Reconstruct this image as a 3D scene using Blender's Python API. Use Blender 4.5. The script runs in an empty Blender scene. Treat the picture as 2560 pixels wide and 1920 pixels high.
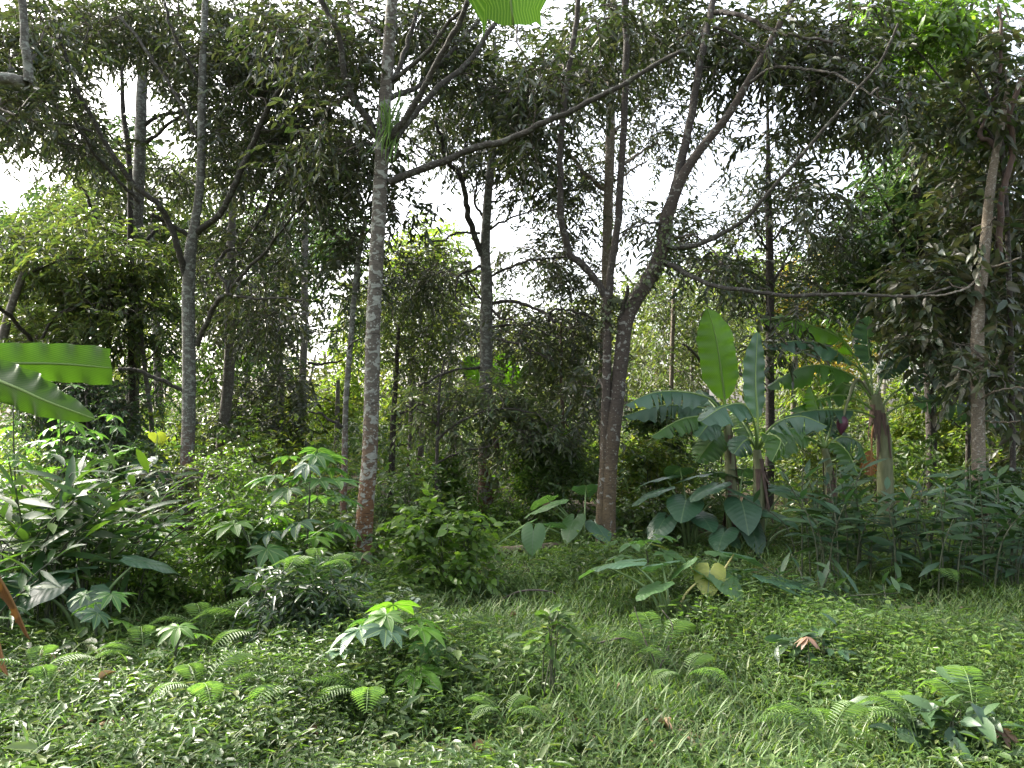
import bpy, math, random, time
import numpy as np
from mathutils import Vector
T0 = time.time()
C = bpy.context.scene.collection
F, HC, HY = 1898.0, 1.6, 1050.0          # focal length in photo pixels, camera height, horizon row
rng = np.random.default_rng(11)

# ---------------------------------------------------------------- geometry helpers
def P(px, py, Y):
    return np.array([(px - 1280.0) / F * Y, Y, HC + (HY - py) / F * Y])

def gz(x, y):
    r = np.sqrt(np.asarray(x) ** 2 + np.asarray(y) ** 2)
    h = 0.06 * np.sin(1.1 * x + 0.4) * np.cos(0.9 * y) + 0.05 * np.sin(2.3 * x + 1.7 * y) + .03 * np.sin(4.1 * x - 2.2 * y + 1) * np.cos(3.3 * y)
    return h * np.clip(1.4 - r / 22, 0, 1)

def D(*pts):
    return [(x * 1.1573, y * 1.1573) + tuple(r) for (x, y, *r) in pts]

def U(ox, oy, *pts, s=0.40687):
    return [(ox + x * s, oy + y * s) + tuple(r) for (x, y, *r) in pts]

def unit(v):
    v = np.asarray(v, float)
    n = np.linalg.norm(v, axis=-1, keepdims=True)
    return v / np.maximum(n, 1e-9)

def mesh(name, V, polys, mat, parent=None, uv=None, smooth=True, origin=None):
    """polys: list of integer arrays (M,k). One mesh object."""
    V = np.asarray(V, np.float32)
    if origin is not None:
        V = V - np.asarray(origin, np.float32)
    me = bpy.data.meshes.new(name)
    polys = [np.asarray(p, np.int32) for p in polys if len(p)]
    li = np.concatenate([p.ravel() for p in polys])
    tot = np.concatenate([np.full(len(p), p.shape[1], np.int32) for p in polys])
    st = np.concatenate([[0], np.cumsum(tot)[:-1]]).astype(np.int32)
    me.vertices.add(len(V)); me.vertices.foreach_set('co', V.ravel())
    me.loops.add(len(li)); me.loops.foreach_set('vertex_index', li)
    me.polygons.add(len(tot)); me.polygons.foreach_set('loop_start', st)
    try: me.polygons.foreach_set('loop_total', tot)
    except Exception: pass
    if smooth: me.polygons.foreach_set('use_smooth', np.ones(len(tot), bool))
    if uv is not None:
        l = me.uv_layers.new(name='UVMap')
        l.data.foreach_set('uv', np.asarray(uv, np.float32)[li].ravel())
    me.materials.append(mat)
    me.update(calc_edges=True)
    o = bpy.data.objects.new(name, me); C.objects.link(o)
    if parent is not None: o.parent = parent
    return o

LABELS = {}
def thing(name, loc, label, cat, group=None):
    o = bpy.data.objects.new(name, None); C.objects.link(o)
    o.location = [float(v) for v in loc]; o.empty_display_size = 0.1
    o['label'] = label; o['category'] = cat
    if group: o['group'] = group
    return o

def tag(o, label, cat, group=None, kind=None):
    if label: o['label'] = label
    if cat: o['category'] = cat
    if group: o['group'] = group
    if kind: o['kind'] = kind
    return o

class Geo:
    def __init__(s): s.V = []; s.P = {}; s.n = 0; s.uv = []
    def add(s, V, polys, uv=None):
        V = np.asarray(V, float).reshape(-1, 3)
        for p in polys:
            p = np.asarray(p, int)
            if len(p): s.P.setdefault(p.shape[1], []).append(p + s.n)
        s.V.append(V); s.n += len(V)
        s.uv.append(np.zeros((len(V), 2)) if uv is None else np.asarray(uv, float))
    def build(s, name, mat, parent=None, origin=None, smooth=True, uv=False):
        if not s.V: return None
        return mesh(name, np.concatenate(s.V), [np.concatenate(v) for v in s.P.values()], mat, parent,
                    np.concatenate(s.uv) if uv else None, smooth, origin)

def smooth_path(pts, n):
    pts = np.asarray(pts, float)
    if len(pts) == 2:
        t = np.linspace(0, 1, n)[:, None]; return pts[0] * (1 - t) + pts[1] * t
    d = np.concatenate([[0], np.cumsum(np.linalg.norm(np.diff(pts[:, :3], axis=0), axis=1) ** 0.5 + 1e-6)])
    e0 = 2 * pts[0] - pts[1]; e1 = 2 * pts[-1] - pts[-2]
    Q = np.vstack([e0, pts, e1]); dd = np.concatenate([[d[0] - (d[1] - d[0])], d, [d[-1] + d[-1] - d[-2]]])
    out = []
    for t in np.linspace(d[0], d[-1], n):
        i = min(max(np.searchsorted(d, t, 'right') - 1, 0), len(pts) - 2) + 1
        t0, t1, t2, t3 = dd[i - 1:i + 3]; p0, p1, p2, p3 = Q[i - 1:i + 3]
        a1 = (t1 - t) / (t1 - t0) * p0 + (t - t0) / (t1 - t0) * p1
        a2 = (t2 - t) / (t2 - t1) * p1 + (t - t1) / (t2 - t1) * p2
        a3 = (t3 - t) / (t3 - t2) * p2 + (t - t2) / (t3 - t2) * p3
        b1 = (t2 - t) / (t2 - t0) * a1 + (t - t0) / (t2 - t0) * a2
        b2 = (t3 - t) / (t3 - t1) * a2 + (t - t1) / (t3 - t1) * a3
        out.append((t2 - t) / (t2 - t1) * b1 + (t - t1) / (t2 - t1) * b2)
    return np.array(out)

def tube(path, rad, sides=8, jit=0.0, cap=True):
    path = np.asarray(path, float); n = len(path); rad = np.broadcast_to(np.asarray(rad, float), (n,))
    tan = unit(np.gradient(path, axis=0))
    ref = np.array([0, 1.0, 0]) if abs(tan[0][1]) < 0.9 else np.array([1.0, 0, 0])
    V = []
    for i in range(n):
        x = unit(np.cross(tan[i], ref)); y = np.cross(x, tan[i]); ref = y if abs(np.dot(y, tan[i])) < .9 else ref
        a = np.arange(sides) / sides * 2 * math.pi
        r = rad[i] * (1 + (jit * rng.normal(size=sides) if jit else 0))
        V.append(path[i] + (np.cos(a) * r)[:, None] * x + (np.sin(a) * r)[:, None] * y)
    V = np.concatenate(V)
    i = np.arange(n - 1)[:, None] * sides; j = np.arange(sides)[None, :]
    q = np.stack([i + j, i + (j + 1) % sides, i + sides + (j + 1) % sides, i + sides + j], -1).reshape(-1, 4)
    polys = [q]
    if cap:
        V = np.vstack([V, path[-1]]); k = len(V) - 1; b = (n - 1) * sides; j = np.arange(sides)
        polys.append(np.stack([b + j, b + (j + 1) % sides, np.full(sides, k)], -1))
    return V, polys

# leaf templates: x along the leaf (0..1), y across, z up
LEAF6 = (np.array([[0, 0, 0], [.32, .5, .16], [.70, .40, .10], [1, 0, -.12], [.70, -.40, .10], [.32, -.5, .16]], float),
         np.array([[0, 3, 2, 1], [0, 5, 4, 3]]))
LEAF10 = (np.array([[0, 0, 0], [.22, .42, .12], [.22, 0, .03], [.22, -.42, .12], [.55, .5, .10], [.55, 0, .0], [.55, -.5, .10],
                    [.82, .26, -.04], [.82, 0, -.10], [.82, -.26, -.04], [1, 0, -.22]], float),
          np.array([[1, 2, 5, 4], [2, 3, 6, 5], [4, 5, 8, 7], [5, 6, 9, 8]]),
          np.array([[0, 2, 1], [0, 3, 2], [7, 8, 10], [8, 9, 10]]))
BLADE = (np.array([[0, .5, 0], [0, -.5, 0], [.4, -.42, .06], [.4, .42, .06], [.75, -.26, 0], [.75, .26, 0], [1, 0, -.14]], float),
         np.array([[0, 1, 2, 3], [3, 2, 4, 5]]), np.array([[5, 4, 6]]))

def frames(axis, up):
    x = unit(axis); y = unit(np.cross(up, x)); z = np.cross(x, y)
    return np.stack([x, y, z], -1)

def leaves(pos, axis, up, L, W, tmpl=LEAF6):
    """instances of a leaf template as one vertex/face block"""
    pos = np.asarray(pos, float); N = len(pos)
    L = np.broadcast_to(L, (N,)); W = np.broadcast_to(W, (N,))
    R = frames(axis, up); T = tmpl[0]
    loc = T[None] * np.stack([L, W, L * .6], -1)[:, None, :]
    V = pos[:, None, :] + np.einsum('nij,nvj->nvi', R, loc)
    nv = len(T); off = (np.arange(N) * nv)[:, None, None]
    return V.reshape(-1, 3), [(p[None] + off).reshape(-1, p.shape[1]) for p in tmpl[1:]]

def rdir(n, zs=1.0):
    v = rng.normal(size=(n, 3)); v[:, 2] *= zs; return unit(v)

def sprays(geo, twig, cen, R, nsp, L, W, m=9, spl=.38, droop=.35, tmpl=LEAF6, flat=.7, up_bias=0., twigr=.0035):
    """leafy sprays around cluster centres. cen (K,3), R (K,)"""
    cen = np.asarray(cen, float); K = len(cen)
    if not K: return
    R = np.broadcast_to(R, (K,))
    ci = np.repeat(np.arange(K), nsp); N = len(ci)
    rd = rdir(N); rad = R[ci] * rng.random(N) ** .45
    off = rd * rad[:, None]; off[:, 2] *= flat
    p0 = cen[ci] + off
    d = unit(rdir(N) * .7 + rd * .7 + np.array([0, 0, -.25 + up_bias]))
    Ls = spl * rng.uniform(.6, 1.25, N)
    t = np.linspace(.08, 1, m)
    tt = np.tile(t, N); si = np.repeat(np.arange(N), m)
    lp = p0[si] + d[si] * (Ls[si] * tt)[:, None]; lp[:, 2] -= .25 * Ls[si] * tt ** 2
    side = np.tile(np.where(np.arange(m) % 2 == 0, 1., -1.), N)
    lat = unit(np.cross(d, np.array([0, 0, 1.]) + rdir(N) * .3))
    ax = d[si] * rng.uniform(.3, .8, len(si))[:, None] + lat[si] * side[:, None] * .8 + rng.normal(size=(len(si), 3)) * .22
    ax[:, 2] -= droop * rng.uniform(.4, 1.6, len(si))
    up = np.array([0, 0, 1.]) + rng.normal(size=(len(si), 3)) * .45
    sc = rng.uniform(.65, 1.2, len(si))
    V, p = leaves(lp, ax, up, L * sc, W * sc, tmpl)
    geo.add(V, p)
    if twig is not None:
        e = p0 + d * Ls[:, None]; e[:, 2] -= .25 * Ls
        mid = (p0 + d * (Ls * .5)[:, None]); mid[:, 2] -= .06 * Ls
        b = p0 * .55 + cen[ci] * .45
        thin_tubes(twig, np.stack([b, p0, mid, e], 1), np.array([1.6, 1.2, .9, .4]) * twigr)

def thin_tubes(geo, paths, rad):
    """paths (N,k,3): three-sided twigs"""
    N, k, _ = paths.shape
    rad = np.broadcast_to(rad, (N, k)) if np.ndim(rad) else np.full((N, k), rad)
    tan = unit(np.gradient(paths, axis=1))
    ref = np.where(np.abs(tan[..., 2:3]) > .8, np.array([1., 0, 0]), np.array([0, 0, 1.]))
    x = unit(np.cross(tan, ref)); y = np.cross(x, tan)
    V = []
    for a in (0, 2.094, 4.189):
        V.append(paths + (math.cos(a) * rad)[..., None] * x + (math.sin(a) * rad)[..., None] * y)
    V = np.stack(V, 2).reshape(-1, 3)
    base = (np.arange(N) * k * 3)[:, None, None] + (np.arange(k - 1) * 3)[None, :, None]
    q = []
    for a in range(3):
        b = (a + 1) % 3
        q.append(np.concatenate([base + a, base + b, base + 3 + b, base + 3 + a], -1).reshape(-1, 4))
    geo.add(V, [np.concatenate(q)])

# ---------------------------------------------------------------- materials
def nt_new(name):
    m = bpy.data.materials.new(name); m.use_nodes = True
    nt = m.node_tree; nt.nodes.clear(); return m, nt, nt.nodes, nt.links

def ramp(N, stops, interp='LINEAR'):
    r = N.new('ShaderNodeValToRGB'); cr = r.color_ramp; cr.interpolation = interp
    while len(cr.elements) < len(stops): cr.elements.new(.5)
    for e, (p, c) in zip(cr.elements, stops): e.position = p; e.color = (*c, 1)
    return r

def leaf_mat(name, cols, trans=.38, rough=.42, spec=.45, vein=None, tcol=1.6, uvvein=None):
    """each leaf (mesh island) takes its own hue; light passes through the blade"""
    m, nt, N, Lk = nt_new(name)
    g = N.new('ShaderNodeNewGeometry')
    if len(cols) == 1: cols = [cols[0], tuple(c * .9 for c in cols[0])]
    n = len(cols); st = [(i / max(n - 1, 1), c) for i, c in enumerate(cols)]
    r = ramp(N, st); Lk.new(g.outputs['Random Per Island'], r.inputs[0])
    col = r.outputs[0]
    tx = N.new('ShaderNodeTexNoise'); tx.inputs['Scale'].default_value = 1.3; tx.inputs['Detail'].default_value = 3
    tc = N.new('ShaderNodeTexCoord'); Lk.new(tc.outputs['Object'], tx.inputs['Vector'])
    hs = N.new('ShaderNodeHueSaturation'); Lk.new(col, hs.inputs['Color'])
    mr = N.new('ShaderNodeMapRange'); Lk.new(tx.outputs[0], mr.inputs[0])
    mr.inputs[1].default_value = .3; mr.inputs[2].default_value = .7; mr.inputs[3].default_value = .7; mr.inputs[4].default_value = 1.3
    Lk.new(mr.outputs[0], hs.inputs['Value']); col = hs.outputs[0]
    if uvvein:
        uv = N.new('ShaderNodeUVMap'); sp = N.new('ShaderNodeSeparateXYZ'); Lk.new(uv.outputs[0], sp.inputs[0])
        ab = N.new('ShaderNodeMath'); ab.operation = 'ABSOLUTE'; Lk.new(sp.outputs['Y'], ab.inputs[0])
        lt = N.new('ShaderNodeMapRange'); Lk.new(ab.outputs[0], lt.inputs[0])
        lt.inputs[1].default_value = uvvein[1] * .55; lt.inputs[2].default_value = uvvein[1]; lt.inputs[3].default_value = 1; lt.inputs[4].default_value = 0
        # side veins: stripes that run slanted from the midrib
        ma = N.new('ShaderNodeMath'); ma.operation = 'MULTIPLY_ADD'; Lk.new(ab.outputs[0], ma.inputs[0]); ma.inputs[1].default_value = uvvein[3]; Lk.new(sp.outputs['X'], ma.inputs[2])
        ms = N.new('ShaderNodeMath'); ms.operation = 'MULTIPLY'; Lk.new(ma.outputs[0], ms.inputs[0]); ms.inputs[1].default_value = uvvein[2]
        sn = N.new('ShaderNodeMath'); sn.operation = 'SINE'; Lk.new(ms.outputs[0], sn.inputs[0])
        m2 = N.new('ShaderNodeMapRange'); Lk.new(sn.outputs[0], m2.inputs[0]); m2.inputs[1].default_value = uvvein[5]; m2.inputs[2].default_value = 1
        m2.inputs[3].default_value = 0; m2.inputs[4].default_value = uvvein[4]
        mx = N.new('ShaderNodeMath'); mx.operation = 'MAXIMUM'; Lk.new(lt.outputs[0], mx.inputs[0]); Lk.new(m2.outputs[0], mx.inputs[1])
        mc = N.new('ShaderNodeMix'); mc.data_type = 'RGBA'; Lk.new(mx.outputs[0], mc.inputs[0]); Lk.new(col, mc.inputs[6]); mc.inputs[7].default_value = (*uvvein[0], 1)
        col = mc.outputs[2]
    b = N.new('ShaderNodeBsdfPrincipled'); Lk.new(col, b.inputs['Base Color'])
    b.inputs['Roughness'].default_value = rough; b.inputs['Specular IOR Level'].default_value = spec
    if uvvein:
        bp = N.new('ShaderNodeBump'); bp.inputs['Strength'].default_value = .12; bp.inputs['Distance'].default_value = .01
        Lk.new(sn.outputs[0], bp.inputs['Height']); Lk.new(bp.outputs[0], b.inputs['Normal'])
    t = N.new('ShaderNodeBsdfTranslucent')
    tv = N.new('ShaderNodeMix'); tv.data_type = 'RGBA'; tv.blend_type = 'MULTIPLY'; tv.inputs[0].default_value = 1
    Lk.new(col, tv.inputs[6]); tv.inputs[7].default_value = (tcol * 1.1, tcol * 1.2, tcol * .52, 1)
    Lk.new(tv.outputs[2], t.inputs['Color'])
    mixs = N.new('ShaderNodeMixShader'); mixs.inputs[0].default_value = trans
    Lk.new(b.outputs[0], mixs.inputs[1]); Lk.new(t.outputs[0], mixs.inputs[2])
    o = N.new('ShaderNodeOutputMaterial'); Lk.new(mixs.outputs[0], o.inputs[0])
    return m

def bark_mat(name, base, lichen, amt=.5, foot=None, foot_h=2.0, scale=9., rings=.35, speck=None):
    """mottled bark; lichen patches, horizontal scars, a stained foot"""
    m, nt, N, Lk = nt_new(name)
    tc = N.new('ShaderNodeTexCoord'); ob = tc.outputs['Object']
    mp = N.new('ShaderNodeMapping'); Lk.new(ob, mp.inputs[0]); mp.inputs['Scale'].default_value = (1, 1, 1.9)
    n1 = N.new('ShaderNodeTexNoise'); n1.inputs['Scale'].default_value = scale * 2.2; n1.inputs['Detail'].default_value = 8; n1.inputs['Roughness'].default_value = .7
    Lk.new(mp.outputs[0], n1.inputs['Vector'])
    r1 = ramp(N, [(.3, tuple(c * .55 for c in base)), (.5, base), (.75, tuple(min(1, c * 1.6) for c in base))]); Lk.new(n1.outputs[0], r1.inputs[0])
    col = r1.outputs[0]
    if foot:
        sp = N.new('ShaderNodeSeparateXYZ'); Lk.new(ob, sp.inputs[0])
        nf = N.new('ShaderNodeTexNoise'); nf.inputs['Scale'].default_value = 3.5; nf.inputs['Detail'].default_value = 6; Lk.new(ob, nf.inputs['Vector'])
        ad = N.new('ShaderNodeMath'); ad.operation = 'MULTIPLY_ADD'; Lk.new(nf.outputs[0], ad.inputs[0]); ad.inputs[1].default_value = -foot_h * 1.2; Lk.new(sp.outputs['Z'], ad.inputs[2])
        fr = N.new('ShaderNodeMapRange'); Lk.new(ad.outputs[0], fr.inputs[0]); fr.inputs[1].default_value = -foot_h * .35; fr.inputs[2].default_value = foot_h * .45
        fr.inputs[3].default_value = .95; fr.inputs[4].default_value = 0
        mf = N.new('ShaderNodeMix'); mf.data_type = 'RGBA'; Lk.new(fr.outputs[0], mf.inputs[0]); Lk.new(col, mf.inputs[6])
        rf = ramp(N, [(.3, tuple(c * .5 for c in foot)), (.7, tuple(min(1, c * 1.3) for c in foot))]); Lk.new(n1.outputs[0], rf.inputs[0]); Lk.new(rf.outputs[0], mf.inputs[7])
        col = mf.outputs[2]
    # lichen patches
    mp2 = N.new('ShaderNodeMapping'); Lk.new(ob, mp2.inputs[0]); mp2.inputs['Scale'].default_value = (1, 1, 1.3)
    n2 = N.new('ShaderNodeTexNoise'); n2.inputs['Scale'].default_value = scale; n2.inputs['Detail'].default_value = 3; n2.inputs['Distortion'].default_value = .6
    Lk.new(mp2.outputs[0], n2.inputs['Vector'])
    th = .64 - .22 * amt
    r2 = N.new('ShaderNodeMapRange'); Lk.new(n2.outputs[0], r2.inputs[0]); r2.inputs[1].default_value = th; r2.inputs[2].default_value = th + .035
    vo = N.new('ShaderNodeTexVoronoi'); vo.inputs['Scale'].default_value = scale * 2.6; Lk.new(mp2.outputs[0], vo.inputs['Vector'])
    r3 = N.new('ShaderNodeMapRange'); Lk.new(vo.outputs['Distance'], r3.inputs[0]); r3.inputs[1].default_value = .24 + .14 * amt; r3.inputs[2].default_value = .2 + .14 * amt
    # only some cells carry a spot
    sc = N.new('ShaderNodeSeparateXYZ'); Lk.new(vo.outputs['Color'], sc.inputs[0])
    gt = N.new('ShaderNodeMath'); gt.operation = 'LESS_THAN'; Lk.new(sc.outputs['X'], gt.inputs[0]); gt.inputs[1].default_value = .25 + .4 * amt
    mu = N.new('ShaderNodeMath'); mu.operation = 'MULTIPLY'; Lk.new(r3.outputs[0], mu.inputs[0]); Lk.new(gt.outputs[0], mu.inputs[1])
    mx = N.new('ShaderNodeMath'); mx.operation = 'MAXIMUM'; Lk.new(r2.outputs[0], mx.inputs[0]); Lk.new(mu.outputs[0], mx.inputs[1])
    ml = N.new('ShaderNodeMath'); ml.operation = 'MULTIPLY'; Lk.new(mx.outputs[0], ml.inputs[0]); ml.inputs[1].default_value = .85
    lr = ramp(N, [(.3, tuple(c * .6 for c in lichen)), (.7, lichen)]); Lk.new(n1.outputs[0], lr.inputs[0])
    mc = N.new('ShaderNodeMix'); mc.data_type = 'RGBA'; Lk.new(ml.outputs[0], mc.inputs[0]); Lk.new(col, mc.inputs[6]); Lk.new(lr.outputs[0], mc.inputs[7])
    # horizontal scars
    mp3 = N.new('ShaderNodeMapping'); Lk.new(ob, mp3.inputs[0]); mp3.inputs['Scale'].default_value = (1.5, 1.5, 13)
    n3 = N.new('ShaderNodeTexNoise'); n3.inputs['Scale'].default_value = scale * .5; n3.inputs['Detail'].default_value = 4; Lk.new(mp3.outputs[0], n3.inputs['Vector'])
    r4 = N.new('ShaderNodeMapRange'); Lk.new(n3.outputs[0], r4.inputs[0]); r4.inputs[1].default_value = .58; r4.inputs[2].default_value = .68; r4.inputs[4].default_value = rings
    md = N.new('ShaderNodeMix'); md.data_type = 'RGBA'; md.inputs[7].default_value = (base[0] * .3, base[1] * .28, base[2] * .25, 1)
    Lk.new(r4.outputs[0], md.inputs[0]); Lk.new(mc.outputs[2], md.inputs[6])
    b = N.new('ShaderNodeBsdfPrincipled'); Lk.new(md.outputs[2], b.inputs['Base Color']); b.inputs['Roughness'].default_value = .85; b.inputs['Specular IOR Level'].default_value = .25
    sub = N.new('ShaderNodeMath'); sub.operation = 'SUBTRACT'; Lk.new(n1.outputs[0], sub.inputs[0]); Lk.new(r4.outputs[0], sub.inputs[1])
    bp = N.new('ShaderNodeBump'); bp.inputs['Strength'].default_value = .7; bp.inputs['Distance'].default_value = .02
    Lk.new(sub.outputs[0], bp.inputs['Height']); Lk.new(bp.outputs[0], b.inputs['Normal'])
    o = N.new('ShaderNodeOutputMaterial'); Lk.new(b.outputs[0], o.inputs[0])
    return m

def plain_mat(name, c1, c2, scale=20, rough=.8, spec=.3, stretch=(1, 1, 1)):
    m, nt, N, Lk = nt_new(name)
    tc = N.new('ShaderNodeTexCoord'); mp = N.new('ShaderNodeMapping'); Lk.new(tc.outputs['Object'], mp.inputs[0]); mp.inputs['Scale'].default_value = stretch
    n = N.new('ShaderNodeTexNoise'); n.inputs['Scale'].default_value = scale; n.inputs['Detail'].default_value = 5; Lk.new(mp.outputs[0], n.inputs['Vector'])
    r = ramp(N, [(.35, c1), (.65, c2)]); Lk.new(n.outputs[0], r.inputs[0])
    b = N.new('ShaderNodeBsdfPrincipled'); Lk.new(r.outputs[0], b.inputs['Base Color']); b.inputs['Roughness'].default_value = rough; b.inputs['Specular IOR Level'].default_value = spec
    bp = N.new('ShaderNodeBump'); bp.inputs['Strength'].default_value = .4; bp.inputs['Distance'].default_value = .01; Lk.new(n.outputs[0], bp.inputs['Height']); Lk.new(bp.outputs[0], b.inputs['Normal'])
    o = N.new('ShaderNodeOutputMaterial'); Lk.new(b.outputs[0], o.inputs[0]); return m

M = {}
M['durian'] = leaf_mat('durian_leaf', [(.024, .042, .019), (.042, .045, .025), (.03, .05, .021), (.05, .055, .033), (.027, .045, .021), (.085, .09, .065)], trans=.26, rough=.38, spec=.5, tcol=1.5)
M['durian_olive'] = leaf_mat('olive_leaf', [(.042, .072, .022), (.068, .088, .028), (.036, .066, .026), (.09, .10, .034), (.05, .08, .026)], trans=.36, rough=.4, tcol=1.8)
M['deep'] = leaf_mat('deep_green_leaf', [(.025, .058, .022), (.04, .075, .025), (.034, .064, .034), (.06, .09, .026)], trans=.3, rough=.35, spec=.5, tcol=1.6)
M['fresh'] = leaf_mat('fresh_green_leaf', [(.06, .12, .02), (.09, .16, .025), (.05, .10, .02), (.12, .18, .035)], trans=.45, rough=.42, tcol=1.7)
M['yellow'] = leaf_mat('sun_tinted_leaf', [(.085, .14, .025), (.12, .17, .03), (.07, .12, .025), (.16, .165, .035), (.06, .11, .025)], trans=.5, rough=.5, tcol=1.7)  # sunlit glow of background foliage is put into this yellow leaf colour
M['gold'] = leaf_mat('golden_leaf', [(.25, .17, .03), (.20, .15, .03), (.30, .19, .04), (.16, .14, .03)], trans=.5, rough=.5, tcol=1.6)
M['shrubleaf'] = leaf_mat('shrub_leaf', [(.045, .09, .025), (.065, .115, .03), (.04, .075, .022), (.09, .135, .038), (.07, .085, .028)], trans=.36, rough=.38, spec=.5, tcol=1.7)
M['ginger'] = leaf_mat('ginger_leaf', [(.025, .065, .02), (.04, .085, .022), (.03, .07, .025), (.07, .125, .02), (.045, .09, .024)], trans=.36, rough=.45, spec=.32, tcol=1.8)
M['galangal'] = leaf_mat('galangal_leaf', [(.025, .06, .03), (.035, .075, .035), (.045, .085, .03), (.03, .065, .03)], trans=.3, rough=.45, spec=.38, tcol=1.6)
M['weed'] = leaf_mat('ground_weed_leaf', [(.05, .095, .026), (.07, .125, .032), (.04, .08, .024), (.10, .15, .04), (.055, .10, .034), (.11, .13, .045)], trans=.36, rough=.55, spec=.25, tcol=1.6)
M['grass'] = leaf_mat('grass_blade', [(.065, .125, .028), (.09, .155, .036), (.05, .10, .026), (.13, .165, .05), (.075, .135, .032)], trans=.35, rough=.5, tcol=1.6)
M['fern'] = leaf_mat('fern_pinna', [(.085, .16, .04), (.115, .19, .05), (.075, .14, .04)], trans=.4, rough=.5, tcol=1.6)
M['dry'] = leaf_mat('dead_leaf', [(.22, .13, .07), (.30, .20, .12), (.14, .08, .045), (.36, .27, .18), (.18, .10, .05)], trans=.12, rough=.7, spec=.2, tcol=1.2)
M['pink'] = leaf_mat('young_red_leaf', [(.22, .13, .09), (.18, .11, .075), (.25, .16, .11)], trans=.35, rough=.5, tcol=1.2)
M['vine'] = leaf_mat('creeper_leaf', [(.05, .07, .025), (.07, .09, .03), (.04, .06, .02)], trans=.25, rough=.5, tcol=1.5)
VB = ((.16, .24, .07), .022, 190, -.35, .16, .2)
M['banana'] = leaf_mat('banana_blade', [(.036, .095, .012), (.042, .105, .014)], trans=.36, rough=.36, spec=.5, tcol=1.5, uvvein=VB)
M['banana_sky_tint'] = leaf_mat('banana_blade_sky_tint', [(.035, .085, .045), (.04, .095, .05)], trans=.22, rough=.33, spec=.55, tcol=1.4, uvvein=VB)  # bluish sky reflection is put into the blade colour
M['banana_sun_tint'] = leaf_mat('banana_blade_sun_tint', [(.05, .12, .006), (.056, .13, .008)], trans=.45, rough=.45, spec=.45, tcol=1.7, uvvein=VB)  # glow of blades with the sun behind them is put into the colour
M['banana_over'] = leaf_mat('banana_blade_deep', [(.022, .056, .005), (.026, .062, .006)], trans=.34, rough=.5, spec=.25, tcol=1.3, uvvein=VB)
M['banana_dry'] = leaf_mat('banana_blade_dry', [(.17, .075, .025), (.13, .06, .022)], trans=.2, rough=.7, spec=.2, tcol=1.3, uvvein=((.22, .12, .05), .03, 160, -.35, .3, .2))
VT = ((.08, .13, .065), .022, 40, -.6, .22, .8)
M['taro'] = leaf_mat('taro_blade', [(.03, .075, .04), (.035, .085, .045), (.045, .095, .04)], trans=.28, rough=.36, spec=.5, tcol=1.6, uvvein=VT)
M['taro_light'] = leaf_mat('taro_blade_light', [(.06, .13, .04), (.07, .14, .05)], trans=.42, rough=.4, tcol=1.7, uvvein=VT)
M['taro_yellow'] = leaf_mat('taro_blade_yellow', [(.19, .22, .04)], trans=.45, rough=.5, tcol=1.5, uvvein=VT)
VC = ((.17, .24, .09), .055, 60, -.6, .18, .5)
M['cassava'] = leaf_mat('cassava_leaflet', [(.05, .13, .03), (.06, .145, .035), (.045, .115, .035)], trans=.42, rough=.42, tcol=1.7, uvvein=VC)
M['cassava_blue'] = leaf_mat('cassava_leaflet_blue', [(.05, .11, .06), (.06, .12, .065)], trans=.25, rough=.4, tcol=1.5, uvvein=VC)
M['cassava_bright'] = leaf_mat('cassava_leaflet_bright', [(.075, .18, .018), (.09, .195, .02)], trans=.46, rough=.45, tcol=1.7, uvvein=VC)
GREY = (.085, .082, .068)
M['bark_lichen'] = bark_mat('lichen_bark', (.085, .075, .06), (.29, .30, .255), .5, (.13, .066, .028), 1.9, 11, .6)
M['bark_grey'] = bark_mat('grey_bark', GREY, (.24, .255, .215), .5, (.13, .065, .04), 1.6, 15, .45)
M['bark_dark'] = bark_mat('dark_bark', (.04, .034, .028), (.15, .15, .125), .16, None, 1, 16, .3)
M['bark_twin'] = bark_mat('brown_bark', (.045, .036, .028), (.22, .22, .19), .14, (.095, .07, .038), 1.7, 13, .35)
M['bark_pale'] = bark_mat('pale_bark', (.15, .125, .092), (.36, .34, .28), .25, (.16, .11, .075), 1.2, 18, .15)
M['bark_red'] = plain_mat('red_brown_bark', (.05, .034, .027), (.085, .055, .042), 25, stretch=(1, 1, .3))
M['bark_back'] = bark_mat('far_bark', (.10, .09, .075), (.22, .22, .19), .35, (.09, .06, .045), 1.2, 12, .3)
M['twig'] = plain_mat('twig_bark', (.05, .042, .034), (.09, .075, .06), 30)
M['stem_green'] = plain_mat('green_stem', (.09, .15, .05), (.13, .19, .07), 12, .5, .4)
M['stem_dark'] = plain_mat('dark_stem', (.035, .045, .025), (.06, .065, .035), 30, .6)
M['stem_yellow'] = plain_mat('yellow_stem', (.28, .26, .08), (.33, .30, .12), 12, .5, .4)
M['pseudo'] = plain_mat('banana_stem', (.10, .115, .05), (.15, .16, .08), 10, .6, .35, (3, 3, .5))
M['pseudo_dry'] = plain_mat('dry_banana_sheath', (.05, .035, .028), (.11, .075, .055), 14, .85, .2, (5, 5, .5))
M['bud'] = plain_mat('banana_bud', (.06, .02, .035), (.09, .03, .045), 8, .45, .4)
M['wood_dead'] = plain_mat('dead_wood', (.09, .07, .05), (.18, .14, .10), 20, .9, .2, (2, 2, .4))

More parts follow.
